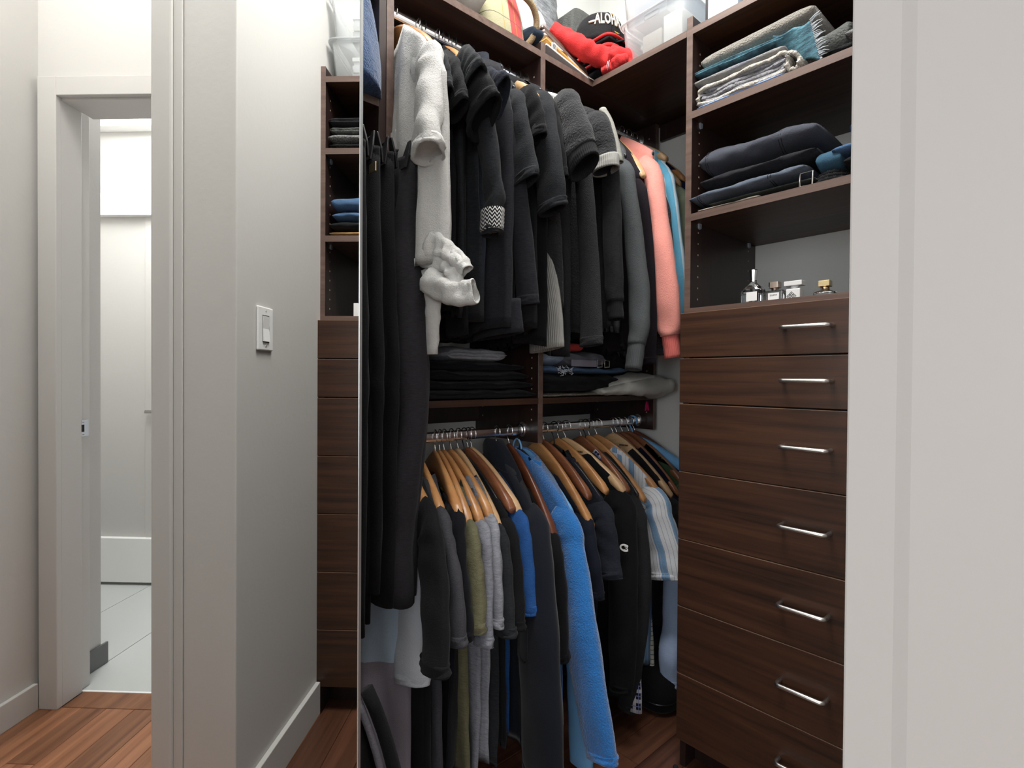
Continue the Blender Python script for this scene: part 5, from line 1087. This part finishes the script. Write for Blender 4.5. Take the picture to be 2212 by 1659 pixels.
def low_bottle(cv, label, zo=0.0):
    b = thing('perfume_bottle', label, 'perfume', (0.078, cv, ZC))
    obj('glass_body', MB().rings([rrect(0.078, cv, 0.016*s, 0.024*s, z, .35) for s, z in ((0.95, ZC), (1, ZC+0.002), (1, ZC+0.012+zo), (0.7, ZC+0.0155+zo), (0.42, ZC+0.018+zo))]), M_GLASS, b)
    obj('cap_neck', MB().lathe([(0.0095, ZC+0.018+zo), (0.0095, ZC+0.0265+zo)], 0.078, cv, 20), M_GCAP, b, smooth=True)
    obj('cap', box(0.067, 0.089, cv-0.0125, cv+0.0125, ZC+0.0265+zo, ZC+0.041+zo), M_GCAP, b, 'square gold cap', bevel=0.0008)
low_bottle(-0.346, 'low glass perfume bottle with square gold cap, standing apart near the jamb')
low_bottle(-0.530, 'glass perfume bottle with gold cap seen only in the mirror', 0.032)
tag(obj('white_box', box(0.05, 0.09, -0.566, -0.549, ZC, ZC+0.047), M_LABEL, None, bevel=0.001), 'small white carton beside the gold capped bottle, seen in the mirror', 'box')

# ---------------- lower back shelf, left bay
ZS = 1.0535
folded('folded_sweater', 'bottom black sweater on the left back shelf, edge drooping over the front', 'sweater', F['black'], -0.655, -0.235, 0.335, 0.63, ZS, ZS+0.026, 'v', 2, seed=40, rough=0.01)
folded('folded_sweater', 'second black sweater in the left back shelf pile', 'sweater', F['black3'], -0.65, -0.238, 0.345, 0.63, ZS+0.0265, ZS+0.052, 'v', 2, seed=41, rough=0.009)
folded('folded_sweater', 'third black sweater in the left back shelf pile', 'sweater', F['black3'], -0.64, -0.25, 0.352, 0.63, ZS+0.0525, ZS+0.080, 'v', 2, seed=42, rough=0.01)
folded('folded_sweater', 'top black sweater under the folded grey tee', 'sweater', F['ink'], -0.63, -0.26, 0.36, 0.63, ZS+0.0805, ZS+0.105, 'v', 2, seed=43, rough=0.01)
folded('folded_tee', 'folded light grey tee on top of the black sweater pile', 't-shirt', F['grey2'], -0.53, -0.325, 0.372, 0.60, ZS+0.1055, ZS+0.146, 'v', 3, seed=44, rough=0.007)
# right bay
folded('leopard_scarf', 'grey leopard print scarf at the bottom of the right back shelf', 'scarf', F['leopard'], -0.197, 0.10, 0.352, 0.62, ZS, ZS+0.013, 'v', 1, seed=45)
folded('folded_sweater', 'large black sweater on the right back shelf under the blue jeans', 'sweater', F['black3'], -0.19, 0.21, 0.338, 0.63, ZS+0.0135, ZS+0.075, 'v', 2, seed=46, rough=0.014)
j3 = folded('ripped_jeans', 'blue ripped jeans with white frayed threads on the right back shelf', 'jeans', F['denim'], -0.195, 0.235, 0.345, 0.62, ZS+0.0755, ZS+0.098, 'v', 1, seed=47, rough=0.012)
fr = MB(); rr_ = random.Random(8)
for i in range(34):
    u = -0.115+rr_.uniform(-0.03, 0.04); z = ZS+0.086+rr_.uniform(-0.014, 0.012); a = Vector((u, 0.342, z))
    fr.tube([a, a+Vector((rr_.uniform(-.008, .008), -0.006, rr_.uniform(-.006, .006))), a+Vector((rr_.uniform(-.014, .014), -0.002, rr_.uniform(-.012, .006)))], 0.0007, 4)
o_ = obj('frayed_threads', fr, F['white'], j3); o_['kind'] = 'stuff'; o_['label'] = 'white frayed threads'
folded('ice_blue_knit', 'ice blue knit bundled against the divider on the right back shelf', 'sweater', F['iceblue'], -0.197, -0.085, 0.36, 0.60, ZS+0.0985, ZS+0.168, 'v', 2, seed=48, rough=0.016)
gt = folded('grey_trousers', 'folded grey trousers with a strap and buckle on the right back shelf', 'trousers', F['greytrouser'], -0.078, 0.125, 0.355, 0.60, ZS+0.0985, ZS+0.1495, 'v', 3, seed=49, rough=0.01)
obj('strap', box(-0.070, 0.055, 0.346, 0.351, ZS+0.100, ZS+0.122), F['lilac'], gt, 'lilac grey strap', bevel=0.001)
for uu in (0.058, 0.098): obj('buckle', MB().tube([(uu, 0.346, ZS+0.099), (uu, 0.346, ZS+0.124), (uu+0.026, 0.346, ZS+0.122), (uu+0.026, 0.346, ZS+0.101), (uu, 0.346, ZS+0.099)], 0.0018, 6), M_STEEL, gt, 'steel buckle', smooth=True)
folded('red_pouch', 'coral red cloth pouch on the grey trousers of the right back shelf', 'pouch', fabric('red_pouch_cloth', (176, 62, 58)), -0.088, 0.004, 0.362, 0.50, ZS+0.1505, ZS+0.176, 'v', 1, seed=50, rough=0.004, power=4)
folded('black_knit', 'black knits piled at the right end of the back shelf', 'sweater', F['black3'], 0.135, 0.385, 0.38, 0.63, ZS+0.0985, ZS+0.19, 'v', 3, seed=51, rough=0.012)
folded('black_knit', 'dark knit below the black knits, right end of the back shelf', 'sweater', F['ink'], 0.24, 0.392, 0.36, 0.63, ZS, ZS+0.095, 'v', 2, seed=52, rough=0.012)
st = thing('stone_trousers', 'stone coloured trousers sticking out over the front of the right back shelf', 'trousers', (0.20, 0.30, ZS))
cloth_tube('leg', [(0.075, 0.375, ZS+0.016), (0.16, 0.355, ZS+0.022), (0.27, 0.330, ZS+0.030), (0.385, 0.305, ZS+0.032)], [0.055, 0.062, 0.066, 0.064], [0.010, 0.018, 0.030, 0.038], Vector((0.15, -1, 0)), F['stone'], st, seed=60, n=7, k=24, wr=0.16, power=0.6)
cloth_tube('leg', [(0.10, 0.390, ZS+0.030), (0.19, 0.370, ZS+0.052), (0.29, 0.350, ZS+0.066), (0.370, 0.335, ZS+0.062)], [0.05, 0.055, 0.058, 0.050], [0.008, 0.010, 0.014, 0.014], Vector((0.15, -1, 0)), F['stone'], st, seed=63, n=7, k=20, wr=0.2, power=0.7)
pr_ = thing('pink_ribbon', 'small magenta ribbon hanging below the stone trousers', 'ribbon', (0.288, 0.3, 1.005))
M_PINK = fabric('magenta_ribbon', (190, 24, 96))
for dx in (-0.006, 0.006): obj('ribbon_tail', MB().rings([[(0.288+dx*t*1.5-0.004, 0.300, 1.034-0.035*t), (0.288+dx*t*1.5+0.004, 0.300, 1.034-0.035*t), (0.288+dx*t*1.5+0.004, 0.302, 1.034-0.035*t), (0.288+dx*t*1.5-0.004, 0.302, 1.034-0.035*t)] for t in (0, .5, 1)]), M_PINK, pr_)

# ---------------- top shelf, left leg
ZT = 2.1092
folded('white_pillow', 'white pillow at the left of the top shelf', 'pillow', F['pillow'], -0.70, -0.425, 0.345, 0.62, ZT, ZT+0.15, 'v', 1, seed=70, power=2.0)
tb_ = thing('tartan_bag', 'madras tartan bag with a rolled tan handle on the top shelf', 'bag', (-0.33, 0.48, ZT))
N_ = 24; rings = []; al = []; ac = []
for i in range(N_+1):
    t = i/N_; z = ZT+0.004+0.17*t; ring = []; s = 1-0.30*t**1.5
    for q in range(36):
        th = 2*PI*q/36; c, sn = math.cos(th), math.sin(th)
        x = abs(c)**.55*(1 if c > 0 else -1); y = abs(sn)**.55*(1 if sn > 0 else -1)
        ring.append((-0.335+0.098*s*x+0.004*math.sin(5*t+th*2), 0.485+0.125*s*y, z+0.004*math.sin(th*3+t*4))); al.append(z-ZT); ac.append(0.098*x*(1 if sn < 0 else 1)+0.3+0.12*y)
    rings.append(ring)
me = MB().rings(rings).mesh('bag_body', True); put(me, {'along': al, 'across': ac}); link('bag_body', me, F['tartan'], tb_)
lacing = MB()
for q in range(44):
    u = -0.430+0.19*q/43; lacing.tube([(u, 0.362, ZT+0.002), (u+0.002, 0.357, ZT+0.006), (u+0.004, 0.362, ZT+0.010)], 0.0017, 5)
o_ = obj('braided_edge', lacing, fabric('straw', (196, 182, 150)), tb_, 'straw coloured braided edge'); o_['kind'] = 'stuff'
hp = cr_sample([(-0.335, 0.37, ZT+0.14), (-0.305, 0.352, ZT+0.135), (-0.262, 0.346, ZT+0.118), (-0.236, 0.352, ZT+0.085), (-0.236, 0.368, ZT+0.045), (-0.250, 0.385, ZT+0.018)], 7)
obj('handle', MB().tube([tuple(p) for p in hp], 0.0095, 10), fabric('tan_canvas', (140, 120, 92), 0.1, 0.5), tb_, 'rolled tan handle', smooth=True)
folded('navy_pouch', 'dark navy pouch with tan piping beside the tartan bag', 'pouch', fabric('navy_pouch_cloth', (44, 54, 66)), -0.245, -0.205, 0.35, 0.55, ZT+0.0305, ZT+0.085, 'v', 1, seed=72, power=2.2)
wbg = MB(); rr_ = random.Random(2); rings = []
for i in range(22):
    t = i/21; s = math.sin(PI*(0.06+0.88*t))**0.55; ring = []
    for q in range(30):
        th = 2*PI*q/30; w = 1+0.16*noise.noise(Vector((math.cos(th)*2.2, math.sin(th)*2.2, t*4)))+0.12*math.sin(th*5+t*11)*noise.noise(Vector((t*5, th, 3)))
        ring.append((-0.265+0.175*t, 0.52+0.10*s*w*math.cos(th)-0.03*t, ZT+0.165+0.075*s*w*math.sin(th)-0.035*t))
    rings.append(ring)
tag(obj('white_bag', MB().rings(rings), mat('white_plastic_bag', (0.55, 0.56, 0.58), 0.3, 0.0, Transmission_Weight=0.05), None, smooth=True), 'crumpled white plastic bag above the folders', 'plastic bag')
# tilted folders and papers behind the front edge of the corner shelf
def tilted(name, label, cat, m, u0, zl, u1, zr_, v0, v1, th, parent=None, bev=0.001):
    mb = MB(); d_ = Vector((u1-u0, 0, zr_-zl)).normalized(); n_ = Vector((-d_.z, 0, d_.x))*th
    a, b_ = Vector((u0, 0, zl)), Vector((u1, 0, zr_))
    pr4 = [a, b_, b_+n_, a+n_]
    mb.v = [(p.x, v0, p.z) for p in pr4]+[(p.x, v1, p.z) for p in pr4]
    mb.f = [(0, 1, 2, 3), (7, 6, 5, 4), (0, 4, 5, 1), (1, 5, 6, 2), (2, 6, 7, 3), (3, 7, 4, 0)]
    o = obj(name, mb, m, parent, bevel=bev, seg=1)
    if parent is None: tag(o, label, cat)
    return o
M_PAPER = mat('white_paper', (0.80, 0.82, 0.84), 0.6); M_KRAFT = fabric('kraft_paper', (200, 150, 84), 0.05, 0.3, 60, 0.6, 0.0); M_LEATH = mat('taupe_leather', lin((104, 88, 84)), 0.45); M_LEATHD = mat('brown_leather', lin((86, 66, 54)), 0.45)
tilted('paper_stack', 'white papers lying along the front of the corner shelf', 'papers', M_PAPER, -0.196, ZT+0.030, 0.012, ZT+0.001, 0.349, 0.60, 0.006)
en = tilted('kraft_envelope', 'bent kraft envelope on the white papers', 'envelope', M_KRAFT, -0.192, ZT+0.052, 0.010, ZT+0.0075, 0.354, 0.59, 0.007)
obj('envelope_flap', MB().grid(lambda s, t: (-0.188+0.185*s, 0.356+0.05*t, ZT+0.066-0.052*s+0.020*math.sin(PI*t)*(0.6+0.4*math.sin(s*9))+0.004*math.sin(s*17)), 20, 6), M_KRAFT, en, smooth=True)
obj('printed_stamp', MB().prism([(-0.170, 0.3505), (-0.150, 0.3505), (-0.150, 0.3525), (-0.170, 0.3525)], ZT+0.030, ZT+0.050), M_PAPER, en, 'small printed white sticker')
for q in range(4): obj('printed_mark', box(-0.167, -0.153, 0.3500, 0.3505, ZT+0.033+0.004*q, ZT+0.035+0.004*q), M_PRINT, en)
tilted('pale_folder', 'pale folder under the taupe portfolios', 'folder', M_PAPER, -0.192, ZT+0.070, 0.016, ZT+0.016, 0.362, 0.60, 0.006)
tilted('portfolio', 'lower taupe leather portfolio tilted on the folders', 'portfolio', M_LEATH, -0.192, ZT+0.080, 0.020, ZT+0.0235, 0.366, 0.62, 0.014, bev=0.003)
tilted('portfolio', 'upper brown leather portfolio leaning behind the taupe one', 'portfolio', M_LEATHD, -0.190, ZT+0.098, 0.024, ZT+0.040, 0.374, 0.63, 0.013, bev=0.003)
tg = MB().grid(lambda s, t: (-0.006+0.050*t+0.006*math.sin(3*s)-0.012*s*(t-0.5), 0.392-0.052*s-0.006*max(0, s-0.8), ZT+0.020-0.010*s-0.028*max(0, s-0.75)**1.2*2.2), 14, 6)
to_ = tag(obj('cloth_tag', tg, F['beige'], None, smooth=True), 'cream cloth tag flopping over the inner corner of the top shelf', 'tag'); so = to_.modifiers.new('t', 'SOLIDIFY'); so.thickness = 0.002

# red jersey bundle
rd = thing('red_jersey', 'crumpled red jersey heaped at the inner corner of the top shelf', 'shirt', (0.06, 0.27, ZT))
cloth_tube('sleeve', [(-0.115, 0.405, ZT+0.145), (-0.085, 0.385, ZT+0.120), (-0.045, 0.350, ZT+0.092), (-0.005, 0.325, ZT+0.070), (0.035, 0.300, ZT+0.060)], [0.024, 0.034, 0.034, 0.036, 0.040], [0.020, 0.026, 0.028, 0.03, 0.03], Vector((0.4, 0.2, 1)), F['red'], rd, seed=80, wr=0.14)
rings = []
for i in range(26):
    t = i/25; s = math.sin(PI*(0.04+0.90*t))**0.5; ring = []
    for q in range(34):
        th = 2*PI*q/34; c, sn = math.cos(th), math.sin(th)
        w = 1+0.22*noise.noise(Vector((c*1.6+3, sn*1.6, t*3)))+0.13*math.sin(th*3+t*8)+0.07*math.sin(th*7-t*13)
        ring.append((0.070+0.052*s*w*c, 0.335-0.125*t, max(ZT+0.0003, ZT+0.044+0.046*s*w*sn+0.012*math.sin(t*5))))
    rings.append(ring)
obj('body', MB().rings(rings), F['red'], rd, smooth=True)
cloth_tube('cuff_roll', [(0.030, 0.215, ZT+0.020), (0.024, 0.245, ZT+0.022), (0.030, 0.275, ZT+0.018), (0.022, 0.305, ZT+0.016)], [0.016, 0.020, 0.018, 0.014], 0.014, Vector((0, 0, 1)), F['red'], rd, seed=84, wr=0.2)
for dv in (0, 0.006): obj('white_piping', MB().tube([(0.0135, 0.272+dv, ZT+0.004), (0.0100, 0.272+dv, ZT+0.018), (0.0145, 0.272+dv, ZT+0.033)], 0.0011, 5), F['white'], rd, 'white piping', smooth=True)
ZZ = ZT
for i, (lab, mm, h) in enumerate((('black garment with dark red lining, bottom of the stack under the cap', F['black'], 0.075), ('black garment with red edge, second from bottom under the cap', F['black2'], 0.045), ('folded black cloth directly under the cap', F['black'], 0.036))):
    o = folded('folded_garment', lab, 'garment', mm, 0.045-0.0*i, 0.40, 0.30+0.0*i, 0.60, ZZ, ZZ+h, 'u', 1, seed=90+i, rough=0.008)
    c0, c1 = [(0.045, 0.58, ZZ+h-0.003), (0.040, 0.46, ZZ+h-0.012), (0.042, 0.36, ZZ+h-0.008), (0.06, 0.303, ZZ+h-0.004)], [(0.06, 0.303, ZZ+h-0.004), (0.16, 0.296, ZZ+h-0.006), (0.3, 0.30, ZZ+h-0.005)]
    obj('red_edge', MB().tube([tuple(p) for p in cr_sample(c0+c1[1:], 6)], 0.0075 if i != 2 else 0.0050, 8), F['red'] if i else F['darkred'], o, 'red edge', smooth=True)
    ZZ += h+0.0005
# baseball cap
cp = thing('baseball_cap', 'black baseball cap with cream lettering on top of the dark stack', 'cap', (0.13, 0.40, ZZ))
cc = Vector((0.125, 0.405, ZZ+0.002)); tocam = Vector((-0.80, -0.60, 0)).normalized(); side = Vector((tocam.y, -tocam.x, 0)); side = Vector((0.60, -0.80, 0))
M_CAP = fabric('cap_black', (38, 38, 40), 0.05, 0.2, 600)
def cap_pt(th, t, off=0.0):
    # th: angle around (0 = towards camera side), t: 0 rim .. 1 crown
    r = (0.088+off)*(1-t**3.2*0.98); h = (0.118+off)*(1-(1-t)**1.7)
    return cc+tocam*(r*1.08*math.cos(th))+side*(r*math.sin(th))+Vector((0, 0, h))
rings = [[cap_pt(2*PI*q/36, t) for q in range(36)] for t in [i/14 for i in range(15)]]
obj('crown', MB().rings(rings), M_CAP, cp, smooth=True)
for q in range(6):
    obj('seam', MB().tube([tuple(cap_pt(2*PI*(q+0.5)/6, t, 0.0008)) for t in [i/12 for i in range(13)]], 0.0012, 5), F['black3'], cp, smooth=True)
obj('button', MB().lathe([(0.0, 0), (0.008, 0.001), (0.006, 0.005), (0, 0.006)], 0, 0, 10), M_CAP, cp, smooth=True)
for v in cp.children[-1].data.vertices: v.co = v.co+cc+Vector((0, 0, 0.117))
brim = []
bdir = (side*0.95+tocam*0.15).normalized(); bs = Vector((-bdir.y, bdir.x, 0))
br = MB().grid(lambda s, t: cc+bdir*((0.078+0.070*t)*math.cos((s-0.5)*2.0))+bs*((0.080+0.015*t)*math.sin((s-0.5)*2.2))+Vector((0, 0, 0.006-0.010*t-0.02*(s-0.5)**2*4*t)), 16, 6)
bo = obj('brim', br, M_CAP, cp, smooth=True); so = bo.modifiers.new('t', 'SOLIDIFY'); so.thickness = 0.003
# wrapped lettering ALOHA, cream, with a yellow arc of tiny stitches
M_CREAM = mat('cream_embroidery', lin((226, 216, 200)), 0.6); M_YEL = mat('yellow_thread', lin((206, 168, 48)), 0.6)
def wrap_text(s, size, th, m, parent, t0, a0, a1, name, lab=None, hscale=1.0):
    cu = bpy.data.curves.new(name, 'FONT'); cu.body = s; cu.size = size; cu.extrude = th; cu.align_x = 'LEFT'; cu.align_y = 'BOTTOM'; cu.resolution_u = 2; cu.offset = 0.0009; cu.space_character = 1.05
    to = bpy.data.objects.new(name, cu); C.objects.link(to); bpy.context.view_layer.update()
    me = bpy.data.meshes.new_from_object(to.evaluated_get(bpy.context.evaluated_depsgraph_get())); bpy.data.objects.remove(to)
    bm = bmesh.new(); bm.from_mesh(me); bmesh.ops.triangulate(bm, faces=bm.faces[:]); bmesh.ops.subdivide_edges(bm, edges=[e for e in bm.edges if e.calc_length() > 0.006], cuts=2); bm.to_mesh(me); bm.free()
    x0 = min(v.co.x for v in me.vertices); x1 = max(v.co.x for v in me.vertices)
    for v in me.vertices:
        f = (v.co.x-x0)/(x1-x0); th_ = a0+(a1-a0)*f; t = t0+v.co.y*hscale
        v.co = cap_pt(th_, max(0, min(1, t)), 0.0012+v.co.z)
    me.materials.clear(); me.name = name
    return link(name, me, m, parent, lab)
wrap_text('ALOHA', 0.046, 0.0012, M_CREAM, cp, 0.17, -0.14, 0.98, 'lettering', 'cream raised lettering', 8.6)
bar = MB().tube([tuple(cap_pt(a, 0.31, 0.002)) for a in (-0.36, -0.24, -0.08)], 0.0035, 8); obj('letter_bar', bar, M_CREAM, cp, smooth=True)
yt = MB()
for q in range(13):
    f = q/12; a = 0.62+0.55*f; t = 0.58+0.10*math.sin(PI*f); yt.tube([tuple(cap_pt(a, t, 0.0012)), tuple(cap_pt(a+0.02, t+0.012, 0.0012))], 0.0014, 5)
    if q % 2: yt.tube([tuple(cap_pt(0.62+0.3*f, 0.125-0.02*math.sin(PI*f), 0.0012)), tuple(cap_pt(0.63+0.3*f, 0.13, 0.0012))], 0.0010, 5)
obj('stitched_arc', yt, M_YEL, cp, 'yellow stitched arc')
folded('felt_bag', 'grey felt bag behind the cap in the shelf corner', 'bag', F['felt'], 0.12, 0.42, 0.53, 0.65, ZZ, ZZ+0.26, 'u', 1, seed=95, power=4)

wg = thing('wrapped_garment', 'dark garment in a shiny dry cleaning wrap behind the white plastic bag', 'garment', (-0.02, 0.60, ZT))
rings = []
for i in range(18):
    t = i/17; s = 0.72+0.28*math.sin(PI*(0.1+0.8*t)); ring = []
    for q in range(26):
        th = 2*PI*q/26; c, sn = math.cos(th), math.sin(th); w = 1+0.10*noise.noise(Vector((c*3, sn*3, t*7)))+0.05*math.sin(9*th+t*20)
        ring.append((-0.04+0.135*s*w*c, 0.588+0.05*s*w*sn, ZT+0.002+0.52*t))
    rings.append(ring)
obj('wrap', MB().rings(rings), fabric('dark_wrap', (92, 96, 100), 0.5, 0.5, 60, 0.25, 0.0, col2=(150, 154, 158), nscale=18), wg, smooth=True)
# ---------------- clear bins on the right leg and on the tower
M_BIN = mat('clear_plastic', (0.90, 0.92, 0.93), 0.18, 0.0, Transmission_Weight=0.80, IOR=1.08)
def bin_(label, u0, u1, v0, v1, z0, z1, group=None, lid=False):
    t = thing('clear_bin', label, 'storage bin', ((u0+u1)/2, (v0+v1)/2, z0), group)
    cu, cv = (u0+u1)/2, (v0+v1)/2; a, b_ = (u1-u0)/2, (v1-v0)/2
    prof = [(0.90, z0), (0.915, z0+0.004), (0.985, z1-0.010), (0.985, z1-0.004), (1.03, z1-0.004), (1.035, z1), (1.02, z1+0.002), (0.972, z1+0.001), (0.965, z1-0.010), (0.89, z0+0.006), (0.3, z0+0.005)]
    obj('bin_body', MB().rings([rrect(cu, cv, a*s, b_*s, z, .16, 32) for s, z in prof]), M_BIN, t, smooth=True)
    obj('rim', MB().tube([rrect(cu, cv, a*1.035, b_*1.035, z1-0.001, .16, 32)[i % 32] for i in range(33)], 0.0035, 6, False), M_BIN, t, smooth=True)
    for s_ in (-1, 1): obj('grip', box(u0+0.002, u0+0.010, cv-0.025, cv+0.025, z1-0.022, z1-0.006), M_BIN, t, bevel=0.002) if s_ > 0 else None
    return t
bin_('lower clear plastic bin on the corner shelf holding white boxes', 0.040, 0.40, 0.018, 0.252, ZT, ZT+0.138)
bin_('upper clear plastic bin stacked above the white boxes', 0.050, 0.41, 0.030, 0.262, ZT+0.142, ZT+0.285)
def carton(label, u0, u1, v0, v1, z0, z1, m): return tag(obj('carton', box(u0, u1, v0, v1, z0, z1), m, None, bevel=0.002), label, 'box')
M_CARD = mat('white_card', (0.82, 0.82, 0.80), 0.6); M_CARDG = wood('pale_wood_box', lin((178, 172, 162)), lin((200, 194, 184)), 'y', 0.6); M_BLUECARD = mat('pale_blue_card', (0.55, 0.62, 0.70), 0.5)
carton('white card box glowing at the right inside the lower clear bin', 0.070, 0.34, 0.045, 0.108, ZT+0.0085, ZT+0.115, M_CARD)
carton('pale wood grained box in the middle of the lower clear bin', 0.066, 0.30, 0.112, 0.180, ZT+0.0085, ZT+0.085, M_CARDG)
carton('pale blue card box inside the upper clear bin', 0.09, 0.34, 0.11, 0.23, ZT+0.150, ZT+0.26, M_BLUECARD)
fb = carton('upright pale blue document box with black edge on top of the tower', 0.045, 0.36, -0.135, -0.045, ZT, ZT+0.24, M_BLUECARD)
obj('black_edge', box(0.0435, 0.0465, -0.050, -0.043, ZT, ZT+0.24), M_PLB, fb)
fb = carton('second pale blue document box right of the first on the tower', 0.045, 0.36, -0.270, -0.150, ZT, ZT+0.24, M_BLUECARD)
obj('black_edge', box(0.0425, 0.0465, -0.163, -0.150, ZT, ZT+0.24), M_PLB, fb)
bin_('lower clear plastic bin of papers on the tower top, seen in the mirror', 0.048, 0.40, -0.655, -0.33, ZT, ZT+0.140)
bin_('upper clear plastic bin of papers on the tower top, seen in the mirror', 0.048, 0.40, -0.655, -0.33, ZT+0.143, ZT+0.285)
for k_, zb_ in enumerate((ZT+0.0085, ZT+0.1515)):
    pw = ('lower', 'upper')[k_]
    t = thing('paper_pile', 'pile of white papers inside the %s mirrored bin' % pw, 'papers', (0.2, -0.46, zb_))
    for q in range(7): obj('paper_ream', box(0.085+0.003*(q % 3), 0.33, -0.585+0.004*(q % 2), -0.40, zb_+0.013*q, zb_+0.013*q+0.0118), M_PAPER if q % 3 else M_CARD, t)

# ---------------- left tower: draped sweater; floor: bags
sw_ = thing('blue_sweater', 'blue wool sweater spilling over the upper left shelf beside the mirror', 'sweater', (-0.85, 0.4, 1.775))
rings = []
for i in range(24):
    t = i/23; ring = []
    s = 0.55+0.45*math.sin(PI*min(1, 0.15+t*0.55)); cz = 2.06-0.285*t
    for q in range(30):
        th = 2*PI*q/30; c, sn = math.cos(th), math.sin(th)
        w = 1+0.10*noise.noise(Vector((c*2, sn*2, t*3)))
        ring.append((-0.862+0.118*s*w*c+0.022*t, 0.43+0.115*w*sn-0.022*t, max(cz+0.012*math.sin(3*th), 1.7745)))
    rings.append(ring)
obj('body', MB().rings(rings), F['bluesweater'], sw_, smooth=True)
0 and rod_line('seam', [(-0.822, 0.318, 2.05), (-0.806, 0.305, 1.96), (-0.782, 0.295, 1.88), (-0.752, 0.302, 1.83)], 0.0030, F['bluesweater'], sw_)
bp_ = thing('black_backpack', 'black backpack with grey piping on the floor under the linen shirt', 'bag', (-0.95, 0.12, 0))
rings = []; N_ = 26
for i in range(N_+1):
    t = i/N_; z = 0.004+0.56*t; s = (math.sin(PI*(0.10+0.82*t)))**0.42*(1-0.25*t); ring = []
    for q in range(32):
        th = 2*PI*q/32; c, sn = math.cos(th), math.sin(th); x = abs(c)**.7*(1 if c > 0 else -1); y = abs(sn)**.7*(1 if sn > 0 else -1)
        ring.append((-0.985+0.155*s*x-0.02*t, 0.13+0.10*s*y+0.004*math.sin(4*th+9*t), z))
    rings.append(ring)
obj('bag_body', MB().rings(rings), fabric('black_nylon', (24, 24, 26), 0, 0.15, rough=0.6), bp_, smooth=True)
for off, r_, m_, nm in ((0.0, 0.007, F['greytrouser'], 'piping'), (0.035, 0.013, F['black3'], 'shoulder_strap')):
    pts = []
    for q in range(15):
        f = q/14; z = 0.03+0.52*f; s = (math.sin(PI*(0.10+0.82*z/0.56)))**0.42*(1-0.25*z/0.56)
        pts.append((-0.985+(0.150*s+0.004)*0.80-0.02*z+off*0.6, 0.13-0.092*s-0.004-off*0.25, z))
    obj(nm, MB().tube(pts, r_, 8), m_, bp_, smooth=True)
sb = thing('black_pouf', 'soft black bag on the floor behind the drawer tower corner', 'bag', (0.27, 0.22, 0))
obj('bag_body', MB().rings([rrect(0.27, 0.22, 0.13*s, 0.10*s, z, .6, 24) for s, z in ((0.8, 0.001), (0.97, 0.02), (1, 0.06), (0.93, 0.10), (0.6, 0.13), (0.2, 0.137))]), fabric('black_canvas', (24, 24, 26)), sb, smooth=True)
obj('zip', MB().tube([tuple(p) for p in rrect(0.27, 0.22, 0.131, 0.101, 0.045, .6, 24)], 0.003, 5), M_BLKMET, sb, smooth=True)
